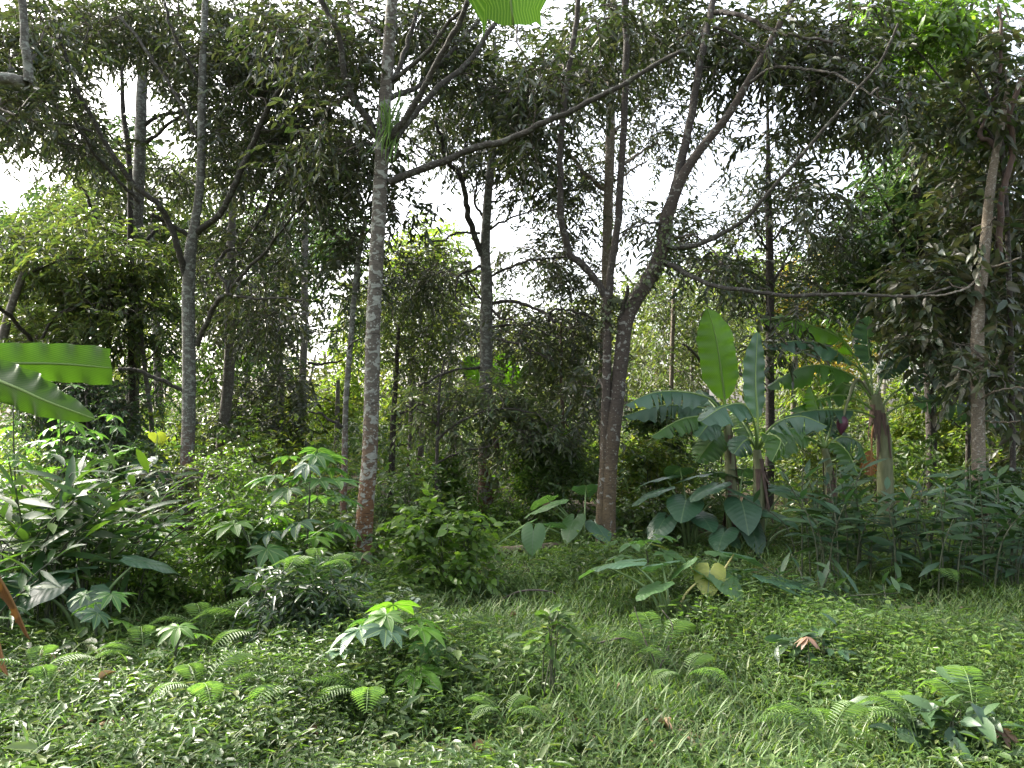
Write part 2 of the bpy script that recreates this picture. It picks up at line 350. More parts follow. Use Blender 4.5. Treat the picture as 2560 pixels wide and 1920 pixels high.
def soil_mat():
    m, nt, N, Lk = nt_new('forest_soil')
    tc = N.new('ShaderNodeTexCoord'); ob = tc.outputs['Object']
    n1 = N.new('ShaderNodeTexNoise'); n1.inputs['Scale'].default_value = 18; n1.inputs['Detail'].default_value = 8; Lk.new(ob, n1.inputs['Vector'])
    n2 = N.new('ShaderNodeTexNoise'); n2.inputs['Scale'].default_value = 1.1; n2.inputs['Detail'].default_value = 4; Lk.new(ob, n2.inputs['Vector'])
    r1 = ramp(N, [(.3, (.03, .022, .015)), (.6, (.08, .058, .038)), (.8, (.13, .095, .062))]); Lk.new(n1.outputs[0], r1.inputs[0])
    r2 = ramp(N, [(.3, (.025, .04, .014)), (.7, (.05, .075, .024))]); Lk.new(n1.outputs[0], r2.inputs[0])
    mr = N.new('ShaderNodeMapRange'); Lk.new(n2.outputs[0], mr.inputs[0]); mr.inputs[1].default_value = .42; mr.inputs[2].default_value = .6
    mc = N.new('ShaderNodeMix'); mc.data_type = 'RGBA'; Lk.new(mr.outputs[0], mc.inputs[0]); Lk.new(r1.outputs[0], mc.inputs[6]); Lk.new(r2.outputs[0], mc.inputs[7])
    b = N.new('ShaderNodeBsdfPrincipled'); Lk.new(mc.outputs[2], b.inputs['Base Color']); b.inputs['Roughness'].default_value = .95; b.inputs['Specular IOR Level'].default_value = .2
    bp = N.new('ShaderNodeBump'); bp.inputs['Strength'].default_value = .8; bp.inputs['Distance'].default_value = .03; Lk.new(n1.outputs[0], bp.inputs['Height']); Lk.new(bp.outputs[0], b.inputs['Normal'])
    o = N.new('ShaderNodeOutputMaterial'); Lk.new(b.outputs[0], o.inputs[0]); return m
M['soil'] = soil_mat()
M['broadleaf'] = leaf_mat('leathery_leaf', [(.035, .055, .028), (.05, .066, .032), (.075, .068, .042), (.032, .056, .032), (.055, .072, .03), (.09, .085, .055)], trans=.28, rough=.4, spec=.5, tcol=1.5)
M['farleaf'] = leaf_mat('far_leaf', [(.05, .075, .025), (.08, .095, .03), (.06, .08, .03), (.11, .11, .035), (.045, .065, .03)], trans=.42, rough=.5, tcol=1.7)
M['cassava_grey'] = leaf_mat('silvery_leaf', [(.22, .28, .20), (.26, .30, .24)], trans=.25, rough=.4)
M['durian_mid'] = leaf_mat('brown_olive_leaf', [(.048, .078, .032), (.075, .09, .04), (.058, .092, .034), (.12, .13, .075), (.045, .08, .034)], trans=.36, rough=.4, spec=.5, tcol=1.7)
M['bark_limb_shade'] = bark_mat('shaded_limb_bark', (.04, .036, .029), (.13, .135, .11), .3, None, 1, 16, .35)  # shade of limbs seen against the sky is put into this darker bark
# ---------------------------------------------------------------- ground
g1 = np.sinh(np.linspace(-1, 1, 241) * 5.0) / np.sinh(5.0) * 420
gx, gy = np.meshgrid(g1, g1 + 6.0, indexing='xy')
gv = np.stack([gx, gy, gz(gx, gy)], -1).reshape(-1, 3)
n = len(g1); ii = (np.arange(n - 1)[:, None] * n + np.arange(n - 1)[None, :]).ravel()
tag(mesh('ground', gv, [np.stack([ii, ii + 1, ii + n + 1, ii + n], -1)], M['soil']), None, None, kind='structure')

# open sky between the crowns, in photo pixels (display scale): keep the leaf clusters clear of these openings
GAPS = [(235, 195, 55, 65), (290, 175, 35, 60), (350, 250, 26, 95), (60, 352, 55, 62), (930, 415, 62, 52), (1020, 500, 40, 52), (985, 400, 30, 40),
        (1120, 465, 30, 34), (690, 735, 42, 105), (640, 700, 25, 60), (1838, 330, 62, 50), (1655, 215, 38, 50), (1745, 330, 42, 42), (1235, 300, 20, 45), (1600, 300, 35, 40),
        (1275, 505, 28, 55), (1090, 590, 55, 30), (1195, 630, 40, 36), (1705, 545, 40, 26), (905, 245, 28, 28), (1700, 60, 16, 22), (1290, 250, 22, 50),
        (200, 95, 22, 20), (390, 60, 18, 30), (470, 210, 20, 40), (1460, 330, 18, 60), (1500, 180, 16, 40), (770, 260, 22, 30), (880, 470, 22, 30), (1160, 240, 25, 25),
        (20, 45, 28, 35), (345, 425, 16, 40), (500, 470, 22, 28), (450, 330, 20, 30), (1370, 420, 18, 30), (600, 420, 18, 18), (690, 455, 16, 22), (850, 400, 20, 35)]
GAP = np.array(GAPS) * 1.1573
def in_gap(p, k=1.0):
    """p (N,3) world -> True where it projects into a sky opening (seen from the clearing)"""
    px = 1280 + p[:, 0] / p[:, 1] * F; py = HY - (p[:, 2] - HC) / p[:, 1] * F
    r = ((px[:, None] - GAP[None, :, 0]) / (GAP[None, :, 2] * k)) ** 2 + ((py[:, None] - GAP[None, :, 1]) / (GAP[None, :, 3] * k)) ** 2
    return (r < 1).any(1)

LIMB = {'bark_lichen': 'bark_limb_shade', 'bark_grey': 'bark_limb_shade', 'bark_twin': 'bark_limb_shade', 'bark_back': 'bark_limb_shade'}  # limbs take the bark with silhouette shade in its colour
def tree(name, label, cat, Y, trunk, limbs=(), blobs=(), bark='bark_grey', leaf='durian', L=.122, W=.31, R=.42, nsp=16, m=9,
         flare=1.35, group=None, stems=(), base=None, depth=1.4, tmpl=LEAF6, droop=.4, spl=.38, branch_r=.011, gapk=1.22, sides=10, push=.85, thin=1.3):
    """trunk [(px,py,width px)], limbs [(pts,w0,w1,dY)], blobs in display px (x,y,rx,ry,n)"""
    gy_ = HY + HC * F / Y
    bx = trunk[0][0] if base is None else base
    bw = P(bx, gy_, Y); bw[2] = gz(bw[0], Y)
    root = thing(name, bw, label, cat, group)
    pts = [P(x, y, Y) for x, y, w in trunk]; rad = [w / 2 / F * Y for x, y, w in trunk]
    if pts[0][2] > bw[2] + .05:
        pts.insert(0, bw.copy()); rad.insert(0, rad[0] * 1.05)
    pts[0] = bw + np.array([0, 0, -.12])
    seg = max(16, int(np.ptp([p[2] for p in pts]) * 7))
    sp = smooth_path(np.column_stack([pts, rad]), seg)
    sp[:, 3] *= 1 + (flare - 1) * np.exp(-((sp[:, 2] - bw[2]) / .22).clip(0))
    sp[:, :2] += np.stack([.25 * np.sin(sp[:, 2] * 2.1 + bx), .25 * np.cos(sp[:, 2] * 1.7 + bx)], -1) * sp[:, 3:4] * .5
    g = Geo(); g.add(*tube(sp[:, :3], sp[:, 3], sides + 4, .025)); g.build('trunk', M[bark], root, bw)
    nodes = [sp[int(len(sp) * .55):, :3]]
    for tr in stems:
        s2 = smooth_path([np.append(P(x, y, Y), w / 2 / F * Y) for x, y, w in tr], 26)
        g = Geo(); g.add(*tube(s2[:, :3], s2[:, 3], sides, .03)); g.build('trunk', M[bark], root, bw); nodes.append(s2[8:, :3])
    for lb in limbs:
        pp, w0, w1, dY = lb[:4]; mt = lb[4] if len(lb) > 4 else LIMB.get(bark, bark)
        k = len(pp); q = np.array([np.append(P(x, y, Y + dY * (i / max(k - 1, 1))), (w0 + (w1 - w0) * i / max(k - 1, 1)) / 2 / F * Y) for i, (x, y) in enumerate(pp)])
        s3 = smooth_path(q, max(10, k * 6))
        s3[1:, :3] += np.cumsum(rng.normal(size=(len(s3) - 1, 3)) * .006, 0) * (Y / 10)
        g = Geo(); g.add(*tube(s3[:, :3], s3[:, 3], 8, .04)); g.build('limb', M[mt], root, bw); nodes.append(s3[len(s3) // 3:, :3])
    if len(blobs):
        cen = []
        for (x, y, rx, ry, nb, *dz) in blobs:
            nb = max(1, int(round(nb * (thin if y > -50 else .45))))  # crown blobs above the frame are unseen, added for shade and kept sparse
            dd = dz[0] if dz else 0
            a = rng.uniform(0, 2 * math.pi, nb * 3); r = np.sqrt(rng.random(nb * 3))
            yy = Y + dd + push * depth + rng.normal(size=nb * 3) * depth * .5
            sx = (x + np.cos(a) * r * rx) * 1.1573; sy = (y + np.sin(a) * r * ry) * 1.1573
            c = np.stack([(sx - 1280) / F * yy, yy, HC + (HY - sy) / F * yy], -1)
            c = c[(~in_gap(c, gapk)) & (c[:, 2] > .3)][:nb]; cen.append(c)
        cen = np.concatenate(cen); cen = cen[cen[:, 1] > 2.5]
        nd = np.concatenate(nodes); tw = Geo(); fo = Geo()
        d0 = np.min(np.linalg.norm(cen[:, None] - nd[None, ::2], axis=-1), 1)
        for c in cen[np.argsort(d0)]:
            dist = np.linalg.norm(nd - c, axis=1) + np.maximum(0, nd[:, 2] - c[2]) * .4
            s = nd[np.argmin(dist)]; v = c - s; ln = np.linalg.norm(v)
            if ln < .12: continue
            k = 5; t = np.linspace(0, 1, k)[:, None]
            path = s + v * t + np.array([0, 0, .12 * ln]) * np.sin(t * math.pi) + np.vstack([np.zeros(3), rng.normal(size=(k - 2, 3)) * .05 * ln, np.zeros(3)])
            path = smooth_path(path, 9)
            r0 = branch_r * (0.7 + .5 * min(ln, 2.5))
            tw.add(*tube(path, np.linspace(r0, .004, 9), 5, 0, False)); nd = np.vstack([nd, path[3:]])
        sprays(fo, tw, cen, R * rng.uniform(.75, 1.25, len(cen)), nsp, L, L * W, m, spl, droop, tmpl)
        tw.build('branchwork', M['twig'], root, bw); fo.build('crown', M[leaf], root, bw)
    return root

# ---------------------------------------------------------------- foreground trees
z1 = lambda *p: U(0, 0, *p); z2 = lambda *p: U(850, 0, *p); z3 = lambda *p: U(1660, 0, *p)
z4 = lambda *p: U(0, 640, *p); z5 = lambda *p: U(850, 640, *p); z6 = lambda *p: U(1660, 640, *p)

tree('durian_tree', 'thick grey lichen trunk with an orange stained foot and long limb reaching right', 'tree', 8.2,
     D((781, 1232, 46), (788, 1100, 42), (795, 1000, 40), (805, 800, 38), (812, 600, 36), (822, 350, 35), (832, 220, 32), (838, 150, 30), (848, 0, 28), (856, -150, 22)),
     [(z2((310, 1120), (450, 1050), (660, 970), (850, 895), (1000, 855), (1200, 780), (1350, 715), (1550, 610), (1720, 525), (1950, 380), (2100, 300)), 21, 9, -1.0),
      (z2((255, 930), (330, 830), (420, 700), (500, 560), (560, 430), (630, 300), (700, 170), (780, -20)), 19, 12, -.9),
      (z2((330, 850), (420, 740), (560, 600), (660, 510), (760, 430), (860, 300), (950, 170), (1040, 30)), 18, 11, .6),
      (z2((240, 860), (170, 730), (90, 590), (40, 470), (15, 350), (-25, 180), (-130, -20)), 19, 12, -.4),
      (z2((290, 530), (340, 460), (400, 330), (440, 230), (470, 130), (495, -20)), 14, 10, .5),
      (z2((300, 610), (400, 570), (490, 520), (600, 400), (720, 280), (850, 120), (960, 20)), 14, 9, 1.2),
      (z2((320, 490), (400, 440), (500, 370), (580, 290), (650, 180), (730, 90), (800, 50)), 12, 8, -.6),
      (z2((260, 220), (180, 130), (110, 70), (50, 0)), 9, 6, .3),
      (z2((590, 965), (520, 930), (440, 870), (400, 830)), 6, 3, .1)],
     [(735, 120, 60, 110, 12), (640, 60, 90, 60, 9), (770, 340, 40, 70, 5), (905, 60, 80, 50, 9), (965, 150, 55, 60, 6), (1085, 195, 85, 45, 9), (1190, 150, 70, 60, 6), (715, 330, 60, 90, 9),
      (880, -120, 250, 110, 18), (1160, 300, 60, 40, 3), (1300, 170, 50, 40, 4), (850, 420, 22, 50, 2), (640, 380, 50, 60, 5)], 'bark_lichen', 'durian', R=.40, nsp=15, depth=1.6)

tree('durian_tree', 'grey blotchy trunk left of centre dividing high into many spreading limbs', 'tree', 10.2,
     D((400, 1168, 36), (402, 1050, 33), (405, 900, 33), (409, 740, 31), (409, 620, 30), (412, 540, 28), (421, 480, 23), (432, 380, 20), (436, 240, 19), (440, 100, 17), (446, -80, 14)),
     [(D((402, 600), (388, 555), (360, 480), (338, 455), (290, 418), (252, 364), (211, 298), (170, 225), (140, 150), (110, 60)), 17, 8, -1.2),
      (z1((1150, 1440), (1080, 1390), (1000, 1340), (930, 1300)), 12, 9, -.3),
      (z1((1210, 1430), (1280, 1370), (1350, 1310), (1440, 1130), (1550, 900), (1620, 720), (1690, 580), (1780, 450), (1880, 230), (1930, 60)), 17, 9, -.9),
      (z4((1215, 550), (1250, 470), (1300, 390), (1350, 300), (1400, 235)), 14, 11, -.6),
      (z4((1400, 235), (1500, 250), (1600, 262), (1700, 255), (1830, 270)), 8, 4, -.5),
      (z4((1405, 235), (1390, 180), (1345, 130), (1325, 60), (1390, -40), (1470, -60), (1560, -200), (1650, -390), (1710, -610)), 11, 6, .8),
      (z4((1420, 200), (1500, 100), (1620, -10), (1720, -140), (1880, -350), (2100, -480)), 10, 5, -.9),
      (z4((1120, 825), (1040, 790), (960, 760), (860, 725), (790, 705), (700, 688)), 11, 7, -.6),
      (z1((860, 1250), (780, 1170), (700, 1100), (620, 1020), (560, 950), (500, 880), (440, 800), (370, 690)), 10, 6, -.9),
      (z1((500, 890), (400, 880), (300, 868)), 5, 3, -.2), (z1((570, 810), (420, 780), (250, 762), (120, 758)), 7, 4, -.4),
      (z1((1215, 840), (1140, 700), (1080, 600), (1010, 480), (900, 340), (820, 230), (730, 140)), 9, 7, .4),
      (z1((1225, 480), (1180, 420), (1130, 330), (1070, 240), (1030, 130), (1000, 0)), 10, 7, -.3),
      (z1((1600, 800), (1700, 790), (1830, 740)), 5, 3, -.2), (z1((1560, 920), (1640, 870), (1700, 860)), 4, 3, .2)],
     [(100, 60, 120, 80, 13), (290, 60, 110, 55, 11), (470, 70, 90, 80, 11), (560, 190, 80, 110, 14), (650, 130, 60, 110, 9), (630, 310, 80, 80, 11), (60, 200, 80, 70, 9), (120, 285, 70, 40, 6),
      (420, 200, 45, 55, 4), (535, 330, 55, 50, 6), (300, -140, 330, 120, 26), (170, 330, 60, 50, 4), (590, 690, 80, 30, 6), (510, 600, 60, 50, 4), (690, 400, 60, 60, 6), (160, 140, 70, 60, 5), (380, 120, 50, 50, 4)],
     'bark_grey', 'durian', R=.46, nsp=17, depth=1.7)

tree('durian_tree', 'tall straight pale grey trunk at left, forking wide below the top edge', 'tree', 14.5,
     D((293, 1080, 31), (288, 880, 31), (291, 750, 31), (294, 620, 30), (297, 500, 30), (299, 400, 29), (302, 280, 27), (307, 190, 26), (310, 150, 24)),
     [(D((308, 165), (290, 120), (268, 80), (240, 20)), 15, 9, -.5), (D((312, 160), (345, 110), (380, 85), (420, 40)), 16, 9, .5),
      (z1((880, 770), (950, 740), (1020, 722), (1100, 710), (1180, 690), (1300, 650), (1400, 632), (1520, 630)), 11, 7, 0),
      (z1((885, 880), (980, 810), (1080, 730), (1150, 680), (1250, 620)), 10, 6, -.6),
      (z1((815, 1510), (720, 1450), (640, 1370), (590, 1290), (555, 1210), (500, 1130)), 12, 6, -.5),
      (z1((860, 1530), (930, 1450), (1000, 1380), (1060, 1330)), 11, 7, .4),
      (z4((800, 215), (730, 265), (650, 295), (600, 260), (555, 205)), 6, 3, -.6)],
     [(320, 60, 110, 50, 10), (440, 150, 55, 80, 7), (480, 290, 60, 50, 6), (200, 60, 70, 40, 6), (370, 380, 50, 60, 5), (250, 500, 60, 50, 5), (340, -120, 220, 100, 14), (170, 250, 50, 60, 3), (560, 270, 50, 40, 4)],
     'bark_grey', 'durian', R=.6, nsp=18, L=.16, depth=1.6)

tree('durian_tree', 'grey trunk in the picture centre with short crooked side branches and forked top', 'tree', 11.8,
     [(1207, 1308, 35), (1212, 1157, 34), (1215, 1050, 34), (1217, 960, 33), (1214, 800, 32), (1215, 700, 29), (1213, 635, 25), (1220, 509, 22), (1231, 366, 19), (1236, 285, 15), (1240, 200, 13), (1235, 90, 10)],
     [(z2((870, 1575), (830, 1450), (800, 1350), (785, 1220), (760, 1100), (700, 1030), (670, 980), (650, 880), (600, 760)), 17, 8, -.5),
      (z2((765, 1110), (770, 1040), (775, 970), (780, 860)), 10, 6, .3),
      (z2((915, 1410), (960, 1370), (1010, 1350), (1080, 1330), (1140, 1310)), 7, 4, -.3), (z2((860, 1435), (800, 1425), (730, 1420), (680, 1440), (640, 1460), (550, 1460)), 7, 4, -.4),
      (z2((935, 1240), (980, 1225), (1020, 1190)), 6, 3, .2), (z2((880, 1340), (850, 1280), (845, 1180), (850, 1100)), 8, 5, .2),
      (z5((930, 290), (1020, 275), (1120, 290), (1190, 325), (1240, 355), (1290, 400)), 9, 7, -.7, 'bark_dark'), (z5((1285, 400), (1290, 360), (1300, 328), (1420, 330), (1500, 360), (1560, 400)), 8, 3, -.3, 'bark_dark'),
      (z5((930, 330), (970, 355), (1020, 370), (1080, 400)), 7, 4, -.5, 'bark_dark'), (z5((925, 440), (980, 420), (1050, 412), (1130, 412), (1200, 425), (1300, 470), (1370, 500)), 7, 3, -.6),
      (z5((935, 508), (1000, 512), (1080, 535), (1150, 560), (1220, 605), (1330, 640)), 8, 4, -.8, 'bark_dark'), (z5((1165, 570), (1170, 650), (1155, 720), (1150, 780)), 5, 2, -.1, 'bark_dark'),
      (z5((915, 135), (970, 90), (1050, 50), (1130, 20), (1250, 5), (1400, 0)), 7, 4, -.5), (z5((865, 60), (800, 85), (745, 115), (715, 190), (712, 280), (745, 315), (790, 335)), 7, 3, -.6, 'bark_dark'),
      (z5((862, 265), (830, 210), (795, 155), (775, 110)), 6, 4, -.3, 'bark_dark'), (z5((870, 680), (780, 700), (700, 725), (600, 765), (540, 815), (470, 850)), 8, 4, -.7),
      (z5((900, 715), (960, 715), (990, 735), (1010, 770)), 10, 8, -.3)],
     [(1080, 330, 80, 45, 7), (1150, 400, 60, 60, 6), (1000, 340, 50, 40, 4), (1040, 230, 90, 70, 9), (950, 290, 50, 40, 4), (1160, 545, 70, 40, 6), (1180, 690, 90, 40, 7), (1200, 590, 60, 40, 4), (1140, 290, 60, 50, 5),
      (880, 590, 60, 50, 5), (940, 590, 60, 40, 5), (1130, 740, 80, 40, 6), (1260, 690, 60, 60, 5), (1060, 100, 130, 90, 9), (1240, 420, 45, 80, 5), (960, 240, 60, 40, 4), (900, 300, 40, 50, 4), (1100, -80, 160, 80, 10)],
     'bark_grey', 'durian', R=.48, nsp=15, depth=1.5)

tw_root = tree('durian_tree', 'two brown trunks side by side below a creeper covered fork, dark limbs sweeping right', 'tree', 8.8,
     D((1310, 1207, 38), (1314, 1100, 36), (1320, 1000, 36), (1327, 920, 40), (1335, 850, 37), (1343, 760, 37), (1352, 690, 38), (1375, 640, 38), (1408, 590, 38), (1432, 530, 36), (1441, 470, 35), (1455, 430, 29), (1482, 370, 25), (1520, 315, 21), (1572, 250, 20), (1622, 165, 18), (1672, 75, 16), (1725, -30, 14)),
     [(D((1446, 460), (1462, 380), (1480, 290), (1502, 180), (1520, 100), (1533, 50), (1545, -10), (1560, -90)), 24, 15, .5, 'bark_dark'),
      (D((1440, 536), (1480, 534), (1510, 526), (1570, 500), (1608, 474), (1640, 440), (1700, 372), (1740, 325), (1790, 270), (1850, 205), (1900, 150), (1950, 60)), 13, 6, -1.2),
      (D((1432, 566), (1465, 580), (1500, 600), (1545, 618), (1600, 628), (1700, 638), (1790, 641), (1850, 645), (1920, 650), (2000, 643), (2070, 625)), 13, 5, -1.6),
      (z3((520, 510), (600, 450), (680, 415), (760, 405), (860, 410), (950, 430), (1050, 465), (1130, 510), (1210, 555), (1300, 600), (1400, 650)), 10, 2, -1.3, 'bark_limb_shade'),
      (z3((310, 75), (380, 82), (450, 105), (540, 140), (640, 185), (720, 215), (800, 235), (920, 255), (1050, 285)), 13, 6, -.8, 'bark_dark'),
      (z3((300, 170), (380, 195), (480, 250), (560, 300), (620, 340), (740, 410)), 8, 4, -.4, 'bark_dark'),
      (D((1436, 484), (1410, 485), (1380, 487), (1350, 496), (1337, 508)), 7, 4, -.3),
      (D((1308, 640), (1286, 598), (1258, 567), (1232, 543), (1222, 510), (1214, 470), (1211, 400), (1211, 320), (1214, 230), (1224, 120), (1240, 20), (1248, -60)), 19, 12, -.5, 'bark_dark'),
      (D((1312, 650), (1322, 570), (1331, 470), (1334, 400), (1340, 320), (1347, 220), (1351, 120), (1353, 20), (1352, -80)), 19, 15, -.2, 'bark_dark'),
      (D((1340, 690), (1350, 650), (1356, 615)), 10, 9, -.2, 'bark_dark')],
     [(1560, 110, 50, 80, 7), (1480, 60, 50, 50, 5), (1700, 120, 90, 60, 8), (1800, 80, 90, 80, 11), (1785, 215, 70, 45, 6), (1650, 265, 45, 25, 2), (1400, 60, 50, 60, 5), (1290, 60, 45, 60, 5), (1440, 520, 35, 30, 2),
      (1760, 420, 60, 30, 4), (1735, 655, 40, 20, 1), (1560, -120, 280, 100, 20), (1900, 250, 70, 60, 7), (1620, 60, 60, 50, 5), (1880, 170, 60, 60, 5), (1550, 570, 40, 20, 2), (1690, 720, 40, 30, 2), (1265, 880, 14, 50, 2), (1210, 200, 40, 60, 3)],
     'bark_twin', 'durian', R=.42, nsp=13, L=.14, depth=1.5,
     stems=[D((1297, 1195, 26), (1298, 1100, 24), (1305, 1000, 23), (1308, 900, 24), (1311, 800, 22), (1312, 700, 22), (1311, 655, 23), (1310, 630, 21))])

tree('durian_tree', 'pale straight trunk behind the twin trunks, rising between two dark upright limbs', 'tree', 12.5,
     [(1508, 1288, 26), (1512, 900, 26), (1517, 635, 25), (1521, 529, 24), (1525, 366, 24), (1525, 203, 21), (1534, 0, 16), (1538, -140, 12)],
     [(z2((1640, 1180), (1560, 1110), (1500, 1060), (1430, 990), (1380, 930), (1330, 850), (1280, 760)), 13, 6, .5), (z2((1690, 810), (1740, 760), (1790, 690), (1850, 590)), 10, 5, .5),
      (z2((1740, 1010), (1790, 965), (1850, 920), (1950, 870)), 9, 4, .5), (z2((1690, 1110), (1740, 1080), (1800, 1050), (1900, 1000)), 7, 4, .3), (z2((1640, 500), (1600, 430), (1560, 330), (1530, 280)), 7, 4, .3)],
     [(1230, 130, 70, 90, 7), (1290, 240, 50, 60, 4), (1330, 100, 90, 90, 10), (1420, 190, 50, 70, 7), (1250, 420, 50, 60, 5), (1400, 330, 40, 60, 4), (1350, 480, 40, 40, 3), (1490, 300, 40, 50, 3), (1280, 330, 45, 50, 3), (1420, 60, 60, 50, 5), (1340, -90, 130, 80, 8), (1250, 620, 50, 30, 3), (1480, 480, 40, 40, 3)],
     'bark_pale', 'durian', R=.5, nsp=14, depth=1.4)

tree('slender_tree', 'thin dark upright trunk behind the two erect banana leaves', 'tree', 12.6,
     [(1922, 1290, 22), (1925, 1000, 22), (1925, 850, 21), (1924, 700, 20), (1922, 500, 16), (1920, 350, 10), (1918, 250, 6)],
     [(z6((670, 180), (700, 110), (730, 60), (770, 0), (830, -100)), 9, 4, .4), (z6((640, 460), (600, 390), (560, 310), (530, 250)), 6, 4, -.4), (z3((630, 1530), (570, 1450), (520, 1370)), 7, 4, -.3), (z3((660, 1490), (740, 1380), (830, 1320), (940, 1270)), 6, 3, .3)],
     [(1660, 345, 70, 35, 5), (1690, 440, 90, 50, 9), (1600, 570, 50, 40, 4), (1770, 520, 70, 40, 7), (1640, 610, 60, 40, 5), (1590, 480, 30, 40, 2), (1750, 590, 60, 40, 5)], 'bark_dark', 'durian', R=.45, nsp=13, depth=1.2)

tree('broadleaf_tree', 'pale speckled trunk at far right among large leathery leaves, red brown stem beside it', 'tree', 9.6,
     [(2453, 1366, 35), (2449, 1200, 32), (2446, 1047, 31), (2442, 900, 30), (2447, 760, 28), (2459, 660, 26), (2468, 560, 24), (2476, 470, 21), (2490, 380, 18), (2506, 300, 15), (2520, 220, 11)],
     [(z3((2060, 1560), (2052, 1400), (2060, 1230), (2110, 1070), (2155, 950), (2150, 820), (2138, 700), (2170, 580), (2215, 480)), 16, 12, -.3, 'bark_red'),
      (z3((2060, 930), (2000, 870), (1940, 840), (1960, 770), (2000, 650), (2040, 480), (2060, 200), (2050, 30)), 13, 7, .5, 'bark_red'),
      (z6((1930, 880), (1965, 850), (2010, 828), (2100, 800), (2200, 775)), 6, 3, -.6), (z6((1960, 1012), (2030, 1010), (2100, 1010), (2190, 1000)), 5, 3, -.6),
      (z6((1985, 60), (2050, 50), (2100, 32), (2212, -20)), 7, 4, -.5), (z6((1905, 800), (1880, 760), (1850, 720), (1760, 690)), 6, 3, -1.0), (z6((1960, 730), (2010, 700), (2040, 640), (2055, 560)), 6, 3, -.5),
      (z6((1950, 100), (1880, 170), (1760, 215), (1600, 240), (1500, 260)), 6, 3, -1.3)],
     [(2130, 110, 90, 100, 7), (2160, 300, 70, 130, 8), (2060, 380, 70, 70, 5), (2090, 520, 90, 80, 9), (2170, 620, 60, 120, 9), (2030, 690, 90, 60, 9), (2150, 790, 70, 50, 7), (1960, 690, 60, 40, 3), (2000, 240, 90, 70, 5),
      (2060, -110, 200, 100, 12), (2230, 450, 60, 250, 10), (1990, 590, 70, 50, 6), (2200, 940, 50, 60, 4)],
     'bark_pale', 'broadleaf', L=.19, W=.36, R=.45, nsp=13, m=8, depth=1.7, tmpl=LEAF10, droop=.35)

tree('dark_green_tree', 'dense dark green tree right of the bright sky opening, behind the pale speckled trunk', 'tree', 13.5,
     [(2330, 1250, 26), (2325, 1000, 25), (2310, 700, 23), (2290, 450, 18), (2270, 200, 12)],
     [(D((2000, 640), (1960, 560), (1930, 480), (1900, 420)), 10, 5, -.5), (D((1995, 520), (2050, 430), (2090, 330)), 10, 5, .5), (D((1985, 400), (1950, 300), (1960, 180)), 9, 5, .2), (D((2005, 700), (1930, 660), (1870, 610)), 8, 4, -.3)],
     [(1950, 420, 80, 70, 12), (1900, 520, 80, 80, 13), (2020, 480, 90, 90, 13), (1880, 640, 80, 60, 9), (1980, 330, 80, 70, 8), (2080, 300, 70, 90, 8), (2000, 180, 90, 90, 9), (1980, 620, 110, 80, 12), (1810, 580, 50, 60, 5), (2120, 650, 80, 80, 9), (2130, 450, 70, 90, 8),
      (1960, 60, 110, 70, 9), (2060, 770, 80, 50, 5)], 'bark_dark', 'deep', L=.17, W=.38, R=.55, nsp=17, depth=1.5)

tree('young_leaf_tree', 'bright light green leaves at the top right, sunlit between dark branches', 'tree', 9.8,
     [(2535, 1330, 14), (2528, 900, 13), (2515, 500, 11), (2490, 200, 8)], [(D((2170, 330), (2060, 200), (1990, 120), (1930, 70)), 7, 3, .2), (D((2160, 260), (2100, 140), (2060, 60)), 7, 4, .2)],
     [(1925, 75, 40, 60, 5), (2000, 70, 50, 60, 5), (1930, 20, 40, 30, 3), (2190, 220, 25, 50, 3), (2080, 40, 60, 40, 4), (2160, 270, 30, 40, 3)], 'bark_dark', 'fresh', L=.15, W=.4, R=.35, nsp=10, depth=.7, tmpl=LEAF10)

tree('leaning_tree', 'thick grey limb stub with an upright shoot, entering at the upper left edge', 'tree', 6.6,
     [(-330, 1510, 70), (-320, 900, 62), (-310, 500, 55), (-300, 250, 48)],
     [([(-305, 330), (-220, 240), (-120, 198), (0, 190), (50, 193), (74, 196)], 40, 26, 0, 'bark_grey'), ([(69, 206), (68, 180), (62, 130), (56, 80), (53, 0), (50, -120)], 24, 17, 0, 'bark_grey')],
     [(20, 130, 50, 60, 4, 1.2), (60, 60, 60, 50, 5, 1.2), (-10, 260, 40, 50, 3, .8), (50, 250, 40, 30, 3, 1.0), (-150, -60, 220, 120, 14), (-460, 140, 260, 220, 34, 2.8), (-420, 420, 200, 120, 12, 2.5)], 'bark_grey', 'durian', R=.38, nsp=13, depth=.9, base=-330)  # far-left leaf blobs are unseen canopy added to shade the ginger

tree('slender_tree', 'slim pole like stem just left of the tall pale grey trunk', 'tree', 14.0,
     [(330, 1268, 15), (328, 900, 15), (325, 610, 14), (321, 366, 13), (309, 285, 12), (304, 180, 9), (300, 90, 6)], [(z1((760, 580), (690, 572), (620, 590), (580, 605)), 4, 2, 0)],
     [(300, 60, 40, 30, 3), (240, 120, 25, 18, 1)], 'bark_dark', 'durian', R=.45, nsp=10)

